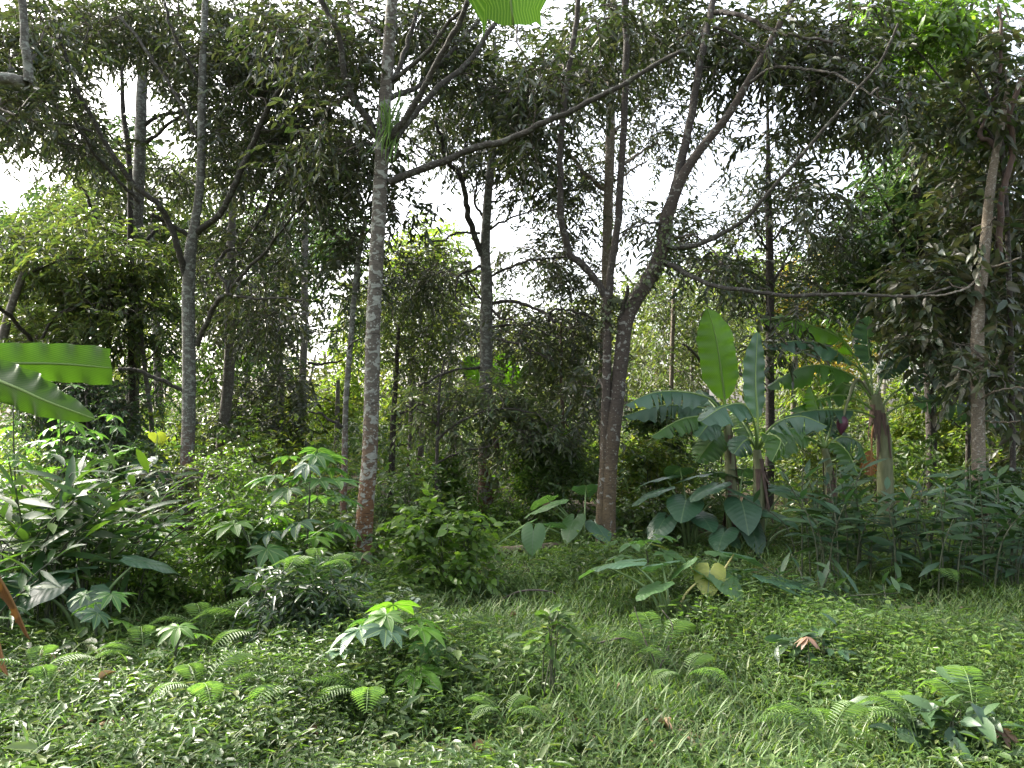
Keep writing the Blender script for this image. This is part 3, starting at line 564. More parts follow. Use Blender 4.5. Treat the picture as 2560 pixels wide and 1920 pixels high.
# ---------------------------------------------------------------- trees further back
tree('durian_tree', 'hazy pale trunk standing against the white gap left of the thick lichen trunk', 'tree', 20,
     [(753, 1230, 20), (754, 1110, 19), (758, 950, 18), (761, 800, 18), (762, 650, 16), (764, 540, 12)],
     [(z4((1890, 660), (1950, 658), (2000, 655), (2060, 640), (2110, 618)), 8, 4, 0), (z4((1890, 480), (1980, 465), (2090, 452)), 5, 3, .3), (z4((1850, 690), (1760, 695), (1700, 685)), 5, 3, 0), (z4((1870, 300), (1800, 270), (1740, 270)), 5, 3, 0)],
     [(620, 545, 70, 55, 8), (730, 540, 50, 60, 7), (680, 470, 70, 50, 7), (600, 620, 40, 30, 3), (740, 690, 25, 60, 4), (590, 780, 40, 60, 4)], 'bark_back', 'deep', R=.75, nsp=18, L=.2, depth=1.6)
tree('durian_tree', 'dim dark trunk between the grey blotchy trunk and the hazy pale trunk', 'tree', 15,
     [(548, 1252, 30), (557, 1108, 29), (567, 1006, 28), (572, 900, 27), (574, 782, 26), (578, 640, 22), (582, 480, 16)],
     [(z4((1380, 420), (1430, 450), (1470, 470)), 9, 5, -.4), (z4((1400, 300), (1330, 220), (1240, 140)), 8, 5, .3), (z4((1450, 300), (1530, 200), (1600, 120)), 8, 5, .3)],
     [(560, 690, 90, 40, 8), (480, 560, 60, 50, 6), (570, 520, 60, 60, 7), (460, 690, 50, 50, 5), (520, 420, 60, 60, 6), (640, 680, 40, 30, 3), (560, 860, 90, 50, 8), (500, 940, 60, 50, 5), (610, 930, 60, 40, 5)], 'bark_back', 'durian', R=.6, nsp=17, L=.16, depth=1.5)
tree('slender_tree', 'thin crooked stem close left of the thick lichen trunk, one bare branch to its left', 'tree', 9.9,
     [(862, 1357, 17), (858, 1275, 16), (862, 1150, 15), (866, 1000, 14), (875, 868, 14), (886, 721, 13), (900, 620, 11), (915, 540, 8)],
     [(z4((2110, 1050), (2060, 1030), (2000, 1000), (1940, 965), (1880, 955)), 8, 4, -.3, 'bark_dark'), (z4((2140, 590), (2165, 530), (2212, 490)), 6, 4, -.2)], [(775, 480, 35, 50, 4), (740, 600, 25, 40, 2), (800, 400, 30, 40, 2)], 'bark_grey', 'durian', R=.4, nsp=12, depth=.6)
tree('slender_tree', 'dark thin trunk right of the thick lichen trunk, small forked twigs', 'tree', 14,
     [(974, 1266, 17), (978, 1180, 16), (984, 1047, 15), (991, 941, 12), (996, 820, 9)], [(z5((345, 980), (400, 950), (450, 920), (580, 910)), 6, 3, 0), (z5((340, 1030), (420, 1035), (500, 1060)), 5, 3, 0), (z5((325, 1170), (370, 1160), (410, 1150)), 5, 3, 0)],
     [(880, 690, 70, 60, 8), (890, 780, 70, 40, 6), (820, 620, 25, 50, 3), (930, 660, 50, 60, 5)], 'bark_dark', 'durian_olive', R=.55, nsp=16, depth=1.2)
tree('slender_tree', 'blurred grey pole trunk, second to the right of the thick lichen trunk', 'tree', 17,
     [(1022, 1228, 17), (1025, 1169, 16), (1029, 974, 14), (1032, 800, 10)], [], [(930, 740, 60, 60, 7), (900, 620, 60, 60, 7), (960, 660, 40, 60, 4)], 'bark_back', 'durian', R=.65, nsp=15, depth=1.4)
tree('slender_tree', 'slanting greenish pole trunk left of the central grey trunk', 'tree', 16,
     [(1036, 1240, 17), (1045, 1190, 16), (1057, 1047, 14), (1066, 940, 11), (1072, 820, 8)], [], [(960, 800, 50, 60, 6), (980, 700, 40, 50, 4), (930, 880, 50, 30, 4)], 'bark_back', 'durian', R=.6, nsp=15, depth=1.2)
tree('sapling_tree', 'bushy dark durian sapling masking the foot of the central grey trunk', 'tree', 10.6,
     [(1092, 1336, 9), (1091, 1200, 9), (1094, 1060, 8), (1100, 960, 6), (1110, 900, 4)], [(D((945, 950), (1010, 900), (1080, 880), (1150, 890)), 6, 3, -.2), (D((945, 920), (910, 890), (870, 880)), 5, 3, -.2), (D((944, 1000), (1000, 970), (1060, 960)), 5, 3, -.1)],
     [(1040, 880, 100, 45, 10), (1140, 890, 60, 60, 6), (930, 890, 60, 40, 4), (1060, 960, 90, 40, 5), (1180, 970, 50, 50, 3)], 'bark_dark', 'durian_mid', R=.32, nsp=11, L=.12, depth=.5)
tree('sapling_tree', 'young brown leaved tree on a thin reddish stem, left of the twin trunks', 'tree', 12.6,
     [(1413, 1290, 11), (1410, 1150, 10), (1405, 1000, 9), (1404, 860, 7), (1402, 780, 5)], [(z5((1370, 1170), (1330, 1172), (1290, 1170)), 5, 3, 0), (z5((1375, 1020), (1420, 1040), (1460, 1070)), 4, 2, 0)],
     [(1220, 740, 70, 60, 8), (1200, 840, 70, 50, 7), (1260, 800, 40, 80, 5), (1230, 930, 50, 50, 4), (1160, 790, 50, 40, 4), (1270, 960, 20, 80, 2)], 'bark_red', 'durian_mid', R=.45, nsp=13, depth=.9)
tree('slender_tree', 'pale blotched thin trunk just right of the twin brown trunks', 'tree', 16,
     [(1676, 1240, 14), (1676, 1150, 13), (1678, 1000, 12), (1681, 868, 11), (1684, 720, 9)], [(z6((235, 680), (190, 620), (150, 580), (110, 555)), 8, 4, -1.5, 'bark_dark')],
     [(1470, 620, 60, 70, 8), (1450, 740, 60, 70, 8), (1530, 690, 60, 60, 7), (1420, 650, 40, 60, 4), (1480, 840, 40, 40, 4)], 'bark_pale', 'durian_olive', R=.65, nsp=16, depth=1.4)
tree('slender_tree', 'dim slim trunk between the twin brown trunks and the bright erect banana leaf', 'tree', 18,
     [(1728, 1222, 13), (1727, 1100, 12), (1729, 1000, 11), (1732, 800, 9)], [], [(1560, 620, 60, 60, 7), (1610, 700, 60, 60, 7), (1500, 760, 50, 50, 5)], 'bark_back', 'durian_olive', R=.7, nsp=15, depth=1.5)
tree('slender_tree', 'thin black stem in shade left of the pale speckled trunk', 'tree', 13,
     [(2419, 1284, 12), (2419, 1150, 12), (2421, 1047, 11), (2424, 900, 9), (2428, 780, 6)], [(z6((1865, 1080), (1800, 1030), (1740, 980)), 5, 3, 0), (z6((1870, 1060), (1900, 980), (1960, 900)), 5, 3, 0)], [(2120, 830, 50, 40, 4), (2180, 800, 40, 50, 3)], 'bark_dark', 'deep', R=.5, nsp=14, L=.16, depth=.8)
tree('slender_tree', 'thin dark stem leaning right between the pale grey trunk and the grey blotchy trunk', 'tree', 13.5,
     [(386, 1275, 12), (382, 1140, 12), (378, 1047, 11), (366, 960, 11), (358, 892, 10), (352, 800, 8)], [(z4((880, 640), (920, 600), (960, 560)), 5, 3, 0), (z4((905, 850), (870, 790), (850, 740)), 4, 3, 0)], [(340, 720, 50, 50, 5), (350, 820, 30, 40, 2)], 'bark_back', 'deep', R=.5, nsp=14, depth=.8)
tree('olive_tree', 'wide olive brown sunlit crown filling the left edge behind the broken banana leaves', 'tree', 12.5,
     [(-40, 1293, 26), (-20, 1000, 24), (20, 800, 20), (60, 680, 14)], [(z4((215, 560), (160, 480), (100, 390), (40, 330), (-30, 260)), 11, 8, -1.5, 'bark_dark'), (z4((230, 560), (330, 380), (470, 290), (560, 210)), 7, 4, .3, 'bark_dark'), ([(60, 690), (150, 650), (260, 640)], 9, 5, .4)],
     [(90, 620, 110, 70, 16), (200, 700, 100, 50, 13), (60, 720, 80, 50, 10), (40, 540, 70, 40, 6), (240, 600, 60, 60, 8), (330, 660, 40, 50, 4), (320, 560, 40, 50, 4), (190, 520, 60, 50, 6)], 'bark_back', 'durian_olive', R=.52, nsp=18, L=.15, depth=1.2)
tree('olive_tree', 'olive crown with yellowing tips behind the tall pale grey trunk', 'tree', 19,
     [(400, 1210, 22), (395, 900, 20), (385, 700, 17), (378, 560, 12)], [], [(330, 470, 60, 70, 9), (400, 420, 50, 60, 6), (220, 430, 80, 60, 9), (370, 540, 40, 60, 5), (480, 500, 60, 40, 5), (260, 360, 60, 40, 5), (160, 470, 60, 60, 6)], 'bark_back', 'durian_olive', R=.75, nsp=16, L=.2, depth=1.6)
tree('dark_bush', 'dense rounded dark bush below the broken banana leaves at left', 'bush', 11.5,
     [(230, 1314, 10), (225, 1200, 9), (220, 1100, 7), (215, 1000, 5)], [([(228, 1250), (300, 1100), (330, 1030)], 6, 3, .2), ([(228, 1250), (150, 1120), (120, 1020)], 6, 3, 0)],
     [(190, 860, 90, 55, 14), (120, 900, 70, 50, 8), (250, 920, 50, 60, 7), (180, 960, 90, 50, 9), (280, 1000, 60, 60, 7)], 'bark_dark', 'deep', L=.085, W=.42, R=.38, nsp=26, m=9, depth=.8, spl=.26)
tree('deep_green_tree', 'blue green crown high at the left edge, below the small white sky patch', 'tree', 24,
     [(60, 1176, 24), (60, 900, 22), (55, 700, 18), (50, 560, 12)], [], [(40, 490, 70, 60, 10), (130, 460, 50, 50, 6), (110, 560, 60, 50, 6), (210, 340, 50, 50, 5), (270, 300, 30, 40, 3)], 'bark_back', 'deep', R=.9, nsp=20, L=.24, depth=2)
tree('golden_tree', 'golden orange leaved tree far behind, above the arching banana leaves', 'tree', 22,
     [(2085, 1188, 16), (2075, 1000, 15), (2060, 820, 12), (2050, 700, 8)], [], [(1760, 600, 50, 45, 9), (1790, 660, 60, 40, 8), (1720, 640, 40, 40, 4), (1800, 760, 50, 40, 4)], 'bark_back', 'gold', R=.7, nsp=16, L=.2, depth=1.2)
tree('sun_tinted_tree', 'yellow green backlit tree between the two erect banana leaves and the golden tree', 'tree', 21,
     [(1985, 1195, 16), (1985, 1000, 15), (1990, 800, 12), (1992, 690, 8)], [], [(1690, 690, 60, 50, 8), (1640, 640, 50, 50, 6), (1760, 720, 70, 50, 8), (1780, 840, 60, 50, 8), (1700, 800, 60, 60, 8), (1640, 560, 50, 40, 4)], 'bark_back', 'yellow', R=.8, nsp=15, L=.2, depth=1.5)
tree('sun_tinted_tree', 'yellow backlit low tree seen left of the thick lichen trunk', 'tree', 22,
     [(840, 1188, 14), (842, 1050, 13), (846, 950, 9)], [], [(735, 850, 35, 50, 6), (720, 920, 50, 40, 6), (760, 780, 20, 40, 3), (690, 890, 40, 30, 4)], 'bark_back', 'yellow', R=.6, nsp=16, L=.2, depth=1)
tree('sun_tinted_tree', 'yellow green backlit tree behind the poles right of the thick lichen trunk', 'tree', 23,
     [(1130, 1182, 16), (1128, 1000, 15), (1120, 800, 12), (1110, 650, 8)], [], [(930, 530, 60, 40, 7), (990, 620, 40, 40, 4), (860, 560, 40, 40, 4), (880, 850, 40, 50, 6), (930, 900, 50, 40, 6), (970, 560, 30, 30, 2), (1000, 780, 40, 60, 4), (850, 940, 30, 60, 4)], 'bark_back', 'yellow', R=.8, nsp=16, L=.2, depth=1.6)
tree('fresh_green_tree', 'fresh green tree in light behind the divided limbs left of centre', 'tree', 21,
     [(700, 1195, 18), (700, 950, 17), (690, 750, 14), (680, 600, 9)], [], [(570, 480, 60, 60, 6), (640, 600, 40, 40, 3), (430, 780, 50, 60, 5), (540, 740, 60, 60, 5), (360, 830, 40, 60, 4), (460, 860, 40, 50, 4), (450, 640, 60, 60, 5)], 'bark_back', 'fresh', R=.8, nsp=15, L=.2, depth=1.6)
tree('bare_sapling', 'arching low branch of dull brown leaves crossing the foot of the grey blotchy trunk', 'sapling', 9.3,
     [(560, 1376, 7), (545, 1280, 7), (500, 1180, 6), (470, 1170, 4)], [([(520, 1200), (430, 1185), (340, 1188), (290, 1200)], 5, 2, -.2), ([(474, 1178), (420, 1225), (378, 1270)], 5, 3, -.1), ([(520, 1200), (590, 1165), (640, 1165)], 5, 2, .1)],
     [(370, 1040, 80, 20, 5), (300, 1070, 40, 25, 3), (480, 1020, 70, 20, 4), (340, 1110, 60, 30, 4)], 'twig', 'durian_olive', L=.075, W=.45, R=.26, nsp=10, m=8, depth=.3, spl=.25, branch_r=.005)

# ---------------------------------------------------------------- far wood and undergrowth seen as one mass
sky_x = np.array([-400, 0, 100, 230, 330, 420, 560, 620, 690, 750, 830, 930, 1000, 1100, 1250, 1400, 1500, 1700, 1800, 1900, 2212, 2700]) * 1.1573
sky_y = np.array([440, 450, 430, 340, 360, 420, 420, 620, 850, 640, 530, 500, 640, 670, 660, 570, 560, 590, 580, 530, 480, 470]) * 1.1573
def mass(name, mats, Y0, Y1, n, R, nsp, L, top, seed_fn, x0=-500, x1=3050):
    Yr = np.sqrt(rng.uniform(Y0 ** 2, Y1 ** 2, n)); px = rng.uniform(x0, x1, n)
    zt = top(px, Yr); z = zt * rng.random(n) ** seed_fn
    X = (px - 1280) / F * Yr
    return np.stack([X, Yr, np.maximum(z, .15)], -1)
far = Geo(); fart = Geo()
def far_top(px, Y): return np.maximum(HC + (HY - np.interp(px, sky_x, sky_y) - 25) / F * Y, 1.2)
c = mass('far', None, 27, 52, 1150, 1.2, 20, .3, far_top, .8); c = c[~in_gap(c, 1.15)]
sprays(far, None, c, rng.uniform(.8, 1.5, len(c)), 16, .30, .13, 7, .8, .35)
tag(far.build('far_wood', M['farleaf']), 'far off wood closing the view behind all the trunks', 'wood', kind='stuff')
ft = Geo()
for k in range(70):
    Yk = rng.uniform(26, 50); x = rng.uniform(-300, 2900); b = P(x, 0, Yk); b[2] = -.1; h = rng.uniform(3.5, 7); le = rng.normal() * .3
    ft.add(*tube(np.array([b, b + [le * .3, 0, h * .5], b + [le, 0, h]]), np.array([.14, .11, .07]) * rng.uniform(.6, 1.2), 7))
tag(ft.build('far_trunks', M['bark_back']), 'far off pale trunks standing in the wood behind', 'wood', kind='stuff')

ug = Geo(); ugt = Geo()
def ug_top(px, Y): return .65 + 1.5 * (.5 + .5 * np.sin(px * .011 + Y * .9) * np.cos(px * .004 - Y * .5)) * np.clip((Y - 9) / 6, .25, 1)
c = mass('ug', None, 10.5, 27, 950, .4, 12, .1, ug_top, .7)
sprays(ug, ugt, c, rng.uniform(.25, .5, len(c)), 11, .12, .052, 7, .3, .3)
tag(ug.build('undergrowth', M['shrubleaf']), 'tangled green undergrowth spreading between the background trunks', 'undergrowth', kind='stuff')
ug = Geo()
c = mass('ug2', None, 13, 30, 900, .4, 12, .1, lambda px, Y: ug_top(px + 700, Y) * 1.0, .6)
c = c[(np.sin(c[:, 0] * .9) + np.cos(c[:, 1] * .6 + c[:, 0] * .4)) > -.4]
sprays(ug, None, c, rng.uniform(.3, .55, len(c)), 12, .13, .06, 7, .3, .25)
tag(ug.build('sunlit_undergrowth', M['yellow']), 'sunlit yellow green undergrowth further back under the trees', 'undergrowth', kind='stuff')  # sunlit look is carried by the yellow leaf tint
print('trees', time.time() - T0)
# ---------------------------------------------------------------- plants
def Yg(py): return HC * F / (py - HY)          # where a point on the ground at photo row py stands
def on_ground(dx, dy):
    px, py = dx * 1.1573, dy * 1.1573; Y = Yg(py); p = P(px, py, Y); p[2] = gz(p[0], Y); return p

def banana_leaf(root, org, pts, bf, width, nrm, mat='banana', tears=4, fold=.35, pet=.02, blunt=0., name='leaf', wavy=.02):
    path = smooth_path(np.array([P(*p) for p in pts]), 56)
    seg = np.linalg.norm(np.diff(path, axis=0), axis=1); s = np.concatenate([[0], np.cumsum(seg)]); L = s[-1]; s /= L
    g = Geo(); k = int(np.searchsorted(s, bf)); k = min(k, 50)
    V, p = tube(path, np.where(s < bf, pet * (1 - .35 * s / max(bf, .01)), pet * .62 * (1 - (s - bf) / (1 - bf + 1e-6)) + .003), 7)
    g.add(V, p)
    mid = path[k:]; n = len(mid); tan = unit(np.gradient(mid, axis=0)); t = np.linspace(0, 1, n)
    nr = np.asarray(nrm, float)[None] - tan * (tan @ np.asarray(nrm, float))[:, None]; nr = unit(nr)
    side = np.cross(tan, nr)
    prof = np.clip(t / .22, 0, 1) ** .55 * np.clip((1 - t) / (.34), 0, 1) ** .6
    if blunt: prof = np.clip(t / .22, 0, 1) ** .55 * np.where(t > .97, blunt, 1)
    w = width / 2 * prof; cols = np.linspace(0, 1, 6)
    for sd in (1, -1):
        cuts = sorted(set([0, n - 1] + list(rng.choice(np.arange(4, n - 4), min(tears, n - 10), replace=False)))) if tears else [0, n - 1]
        for a, b in zip(cuts[:-1], cuts[1:]):
            if b - a < 1: continue
            fa = fold + rng.normal() * .09; rows = np.arange(a, b + 1)
            sh = np.zeros(len(rows)); gp = .25 if tears else 0
            ed = np.zeros(len(rows)); ed[0] = gp; ed[-1] = -gp
            if a == 0: ed[0] = 0
            if b == n - 1: ed[-1] = 0
            wl = w[rows] * rng.uniform(.93, 1.0)
            f = cols[None, :, None]; an = fa * (1 + .5 * f)
            ph = rng.uniform(0, 6)
            rip = wavy * np.sin(rows * 1.1 + ph)[:, None, None] * f ** 1.5 * np.clip(wl[:, None, None] * 8, 0, 1)
            V = mid[rows][:, None] + side[rows][:, None] * (sd * wl[:, None, None] * f * np.cos(an)) - nr[rows][:, None] * (wl[:, None, None] * f * np.sin(an)) + nr[rows][:, None] * rip
            V = V + tan[rows][:, None] * (L / n * (ed[:, None, None] * f * 2.0)) + tan[rows][:, None] * (wl[:, None, None] * f * (-.12 if blunt else .18)) + (np.where(np.arange(len(rows)) > len(rows) - 3, 1., 0)[:, None, None] * tan[rows][:, None] * (rng.normal(size=(1, 6, 1)) * .012 * f) if blunt else 0)
            m, c = len(rows), len(cols)
            i = np.arange(m - 1)[:, None] * c + np.arange(c - 1)[None]
            q = np.stack([i, i + 1, i + c + 1, i + c], -1).reshape(-1, 4)
            if sd < 0: q = q[:, ::-1]
            uv = np.stack([np.repeat(t[rows][:, None], c, 1), np.repeat(cols[None] * sd, m, 0)], -1)
            g.add(V, [q], uv.reshape(-1, 2))
    return g.build(name, M[mat], root, org, uv=True)

def banana(label, Y, base, stem, lvs, w0=.1, w1=.06, dry_top=None, name='banana_plant'):
    """stem pts px; leaves list of dicts"""
    bw = P(base, 0, Y); bw[2] = gz(bw[0], Y)
    root = thing(name, bw, label, 'banana plant', 'banana plants')
    pts = [bw - [0, 0, .1]] + [P(x, y, Y) for x, y in stem]
    sp = smooth_path(np.array(pts), 30); r = np.linspace(w0, w1, 30)
    g = Geo(); g.add(*tube(sp, r, 14, .02)); g.build('pseudostem', M['pseudo'], root, bw)
    # dry sheaths that hang round the stem
    g = Geo()
    for k in range(16):
        i = rng.integers(4, 26); a = rng.uniform(0, 6.28); o = np.array([math.cos(a), math.sin(a), 0]); ln = rng.uniform(.25, .6)
        p0 = sp[i] + o * r[i] * 1.02; p1 = p0 + o * rng.uniform(.01, .05) - [0, 0, ln * .5]; p2 = p0 + o * rng.uniform(.02, .10) - [0, 0, ln]; p2[2] = max(p2[2], bw[2] + .03); p1[2] = max(p1[2], p2[2] + .02)
        pp = smooth_path(np.array([p0, p1, p2]), 7); sd = np.cross(o, [0, 0, 1.]); wd = np.linspace(.035, .01, 7)[:, None] * rng.uniform(.7, 1.4)
        V = np.concatenate([pp - sd * wd, pp + o * .012, pp + sd * wd]); q = []
        for j in range(6): q += [[j, j + 1, j + 8, j + 7], [j + 7, j + 8, j + 15, j + 14]]
        g.add(V, [np.array(q)])
    g.build('dry_sheath', M['pseudo_dry'], root, bw)
    for d in lvs: banana_leaf(root, bw, **d)
    return root, bw

UPN = (0, -.35, 1.); FRONT = (0, -1, .15)
def zl(Y, *p, dY=0.):
    q = z6(*p); n = len(q); return [(x, y, Y + dY * i / (n - 1)) for i, (x, y) in enumerate(q)]
Y1 = 9.3
banana('banana plant with one tall upright bright green translucent leaf', Y1, 1834, z6((400, 1150), (388, 1040)), [
    dict(pts=zl(Y1, (385, 1040), (375, 900), (350, 700), (318, 500), (270, 322), dY=-.05), bf=.2, width=.47, nrm=(.12, -1, .1), mat='banana_sun_tint', tears=0, fold=.12, wavy=.012),
    dict(pts=[(1816, 1060, Y1), (1782, 1003, Y1 - .1), (1740, 985, Y1 - .2), (1676, 978, Y1 - .3), (1623, 985, Y1 - .4), (1563, 1012, Y1 - .5)], bf=.25, width=.42, nrm=UPN, mat='banana_sky_tint', tears=6, fold=.5),
    dict(pts=[(1816, 1062, Y1), (1770, 1025, Y1 + .1), (1710, 1014, Y1 + .1), (1640, 1016, Y1 + .1), (1560, 1040, Y1 + .1)], bf=.22, width=.42, nrm=UPN, mat='banana_sky_tint', tears=5, fold=.4),
    dict(pts=[(1817, 1062, Y1), (1772, 1043, Y1 - .3), (1720, 1044, Y1 - .5), (1688, 1055, Y1 - .6), (1628, 1092, Y1 - .8)], bf=.22, width=.38, nrm=UPN, mat='banana', tears=5, fold=.5),
    dict(pts=zl(Y1, (375, 1050), (330, 1085), (275, 1160), (200, 1265), dY=-.3), bf=.12, width=.42, nrm=(-.5, -1, .2), mat='banana', tears=3, fold=.3),
    dict(pts=zl(Y1, (380, 1050), (330, 1010), (280, 1030), (210, 1115), dY=-.7), bf=.12, width=.40, nrm=(0, -.9, .8), mat='banana_sky_tint', tears=2, fold=.35),
    dict(pts=zl(Y1, (395, 1045), (330, 950), (270, 880), (215, 820), dY=.9), bf=.2, width=.36, nrm=(0, -.8, .6), mat='banana_sky_tint', tears=2, fold=.3)], .085, .05)
Y2 = 8.9
banana('banana plant with an upright blue green leaf, beside the bright one', Y2, 1890, z6((585, 1350), (575, 1250), (572, 1190)), [
    dict(pts=zl(Y2, (572, 1190), (575, 1000), (562, 760), (575, 463)), bf=.24, width=.34, nrm=(.35, -1, .1), mat='banana_sky_tint', tears=0, fold=.2, wavy=.012),
    dict(pts=zl(Y2, (570, 1190), (555, 1030), (490, 915), (370, 925), (225, 1015), dY=-.9), bf=.28, width=.50, nrm=(0, -.75, 1), mat='banana_sky_tint', tears=3, fold=.35),
    dict(pts=zl(Y2, (575, 1190), (620, 1100), (700, 1020), (840, 985), (1005, 1045), dY=-.4), bf=.25, width=.42, nrm=UPN, mat='banana_sky_tint', tears=6, fold=.55),
    dict(pts=zl(Y2, (578, 1190), (640, 1100), (740, 1070), (880, 1045), dY=.5), bf=.25, width=.38, nrm=UPN, mat='banana', tears=4, fold=.4),
    dict(pts=zl(Y2, (580, 1190), (640, 1100), (715, 1130), (665, 1265), dY=-.6), bf=.25, width=.34, nrm=(.5, -.8, .5), mat='banana', tears=4, fold=.4),
    dict(pts=zl(Y2, (566, 1190), (525, 1130), (490, 1140), (430, 1215), dY=-.3), bf=.2, width=.36, nrm=(0, -.8, .7), mat='banana_sky_tint', tears=3, fold=.4),
    dict(pts=zl(Y2, (570, 1190), (520, 1080), (470, 1000), (430, 960), dY=.6), bf=.25, width=.32, nrm=UPN, mat='banana', tears=2, fold=.4)], .085, .045)
Y3 = 10.3
banana('small banana plant between the upright leaved pair and the tall fruiting one', Y3, 2075, z6((1010, 1300), (985, 1180)), [
    dict(pts=zl(Y3, (985, 1180), (965, 1050), (930, 900), (895, 800), dY=.1), bf=.25, width=.28, nrm=(.3, -1, .1), mat='banana_sun_tint', tears=0, fold=.25),
    dict(pts=zl(Y3, (983, 1180), (900, 1120), (800, 1110), (670, 1255), dY=-.5), bf=.2, width=.36, nrm=UPN, mat='banana', tears=6, fold=.5),
    dict(pts=zl(Y3, (985, 1180), (1060, 1150), (1130, 1210), (1195, 1350), dY=-.7), bf=.2, width=.40, nrm=(.5, -.9, .5), mat='banana', tears=5, fold=.4),
    dict(pts=zl(Y3, (990, 1180), (1090, 1110), (1200, 1150), (1250, 1270), dY=.3), bf=.2, width=.42, nrm=(.2, -.8, .8), mat='banana_sky_tint', tears=8, fold=.4),
    dict(pts=zl(Y3, (984, 1180), (920, 1070), (820, 1050), (690, 1050), dY=.4), bf=.25, width=.36, nrm=UPN, mat='banana_sky_tint', tears=5, fold=.5),
    dict(pts=zl(Y3, (986, 1180), (1020, 1070), (1040, 1000), (1080, 960), dY=.5), bf=.25, width=.34, nrm=(0, -1, .4), mat='banana_sky_tint', tears=3, fold=.3)], .08, .04)
Y4 = 11.0
b4, o4 = banana('tall banana plant with a thick green stem, radiating torn leaves and a hanging purple bud', Y4, 2216, z6((1345, 1100), (1312, 950), (1290, 850)), [
    dict(pts=zl(Y4, (1285, 880), (1225, 720), (1130, 640), (1000, 550), (850, 520), (615, 550), dY=-.5), bf=.3, width=.46, nrm=UPN, mat='banana_sky_tint', tears=7, fold=.5),
    dict(pts=zl(Y4, (1285, 860), (1190, 650), (1070, 500), (900, 425), (760, 385), (585, 395), dY=-.2), bf=.28, width=.46, nrm=(0, -.9, .8), mat='banana_sun_tint', tears=5, fold=.3),
    dict(pts=zl(Y4, (1290, 900), (1170, 750), (1000, 675), (830, 690), (630, 810), dY=-.8), bf=.25, width=.55, nrm=(0, -.8, 1), mat='banana', tears=6, fold=.5),
    dict(pts=zl(Y4, (1300, 960), (1200, 890), (1080, 855), (950, 880), (765, 950), dY=-.6), bf=.3, width=.34, nrm=UPN, mat='banana', tears=8, fold=.5),
    dict(pts=zl(Y4, (1310, 1000), (1200, 955), (1050, 945), (900, 950), (740, 985), dY=-1.2), bf=.3, width=.42, nrm=UPN, mat='banana_sky_tint', tears=6, fold=.6),
    dict(pts=zl(Y4, (1320, 960), (1380, 870), (1470, 800), (1600, 690), dY=.3), bf=.6, width=.40, nrm=UPN, mat='banana_sky_tint', tears=4, fold=.4),
    dict(pts=zl(Y4, (1320, 1010), (1400, 950), (1500, 905), (1700, 890), (1900, 950), (2090, 1040), dY=.4), bf=.28, width=.46, nrm=(0, -1, .5), mat='banana_sky_tint', tears=12, fold=.4),
    dict(pts=zl(Y4, (1280, 860), (1265, 650), (1250, 500), (1265, 370), dY=.2), bf=.3, width=.42, nrm=(.5, -1, .2), mat='banana_sky_tint', tears=4, fold=.3),
    dict(pts=zl(Y4, (1295, 860), (1390, 600), (1500, 330), (1600, 170), (1720, 45), dY=.6), bf=.45, width=.36, nrm=(-.5, -1, .4), mat='banana', tears=6, fold=.4),
    dict(pts=zl(Y4, (1300, 860), (1360, 720), (1440, 640), (1500, 590), dY=.1), bf=.3, width=.40, nrm=(0, -1, .6), mat='banana_sky_tint', tears=3, fold=.3),
    dict(pts=zl(Y4, (1300, 900), (1200, 800), (1120, 790), (1010, 700), dY=.5), bf=.3, width=.45, nrm=(0, -1, .5), mat='banana', tears=4, fold=.4),
    dict(pts=zl(Y4, (1300, 1020), (1280, 1080), (1275, 1200), (1265, 1350), dY=-.3), bf=.55, width=.28, nrm=(0, -1, 0), mat='banana_dry', tears=4, fold=.3, pet=.018, name='dry_leaf')], .12, .085)
g = Geo(); q = smooth_path(np.array([P(*p) for p in zl(Y4, (1270, 850), (1185, 760), (1140, 860), (1100, 990), dY=-.6)]), 16); g.add(*tube(q, np.linspace(.03, .016, 16), 8)); g.build('fruit_stalk', M['pseudo'], b4, o4)
g = Geo(); q = smooth_path(np.array([P(*p) for p in zl(Y4 - .6, (1100, 985), (1094, 1040), (1088, 1100))]), 12); g.add(*tube(q, np.array([.03, .055, .068, .075, .078, .076, .070, .062, .05, .036, .02, .004]), 12)); g.build('flower_bud', M['bud'], b4, o4)
Y5 = 15.0
banana('distant banana plant with bright upright leaves behind the central grey trunk', Y5, 1235, [(1233, 1100), (1232, 1010)], [
    dict(pts=[(x, y, Y5) for x, y in z5((900, 900), (865, 800), (830, 700), (782, 612))], bf=.3, width=.42, nrm=(.6, -1, .1), mat='banana_sun_tint', tears=2, fold=.3),
    dict(pts=[(x, y, Y5 - .1) for x, y in z5((950, 900), (985, 790), (1010, 690), (1035, 602))], bf=.25, width=.62, nrm=(0, -1, .1), mat='banana_sun_tint', tears=4, fold=.15),
    dict(pts=[(x, y, Y5) for x, y in z5((960, 900), (1040, 790), (1105, 710), (1170, 625))], bf=.25, width=.42, nrm=(-.7, -1, .3), mat='banana', tears=5, fold=.3),
    dict(pts=[(x, y, Y5) for x, y in z5((930, 900), (820, 830), (740, 830), (660, 900))], bf=.3, width=.45, nrm=UPN, mat='banana_sky_tint', tears=5, fold=.5),
    dict(pts=[(x, y, Y5) for x, y in z5((960, 910), (1060, 860), (1150, 880), (1230, 960))], bf=.3, width=.45, nrm=UPN, mat='banana', tears=5, fold=.5)], .1, .06)
Y6 = 4.3
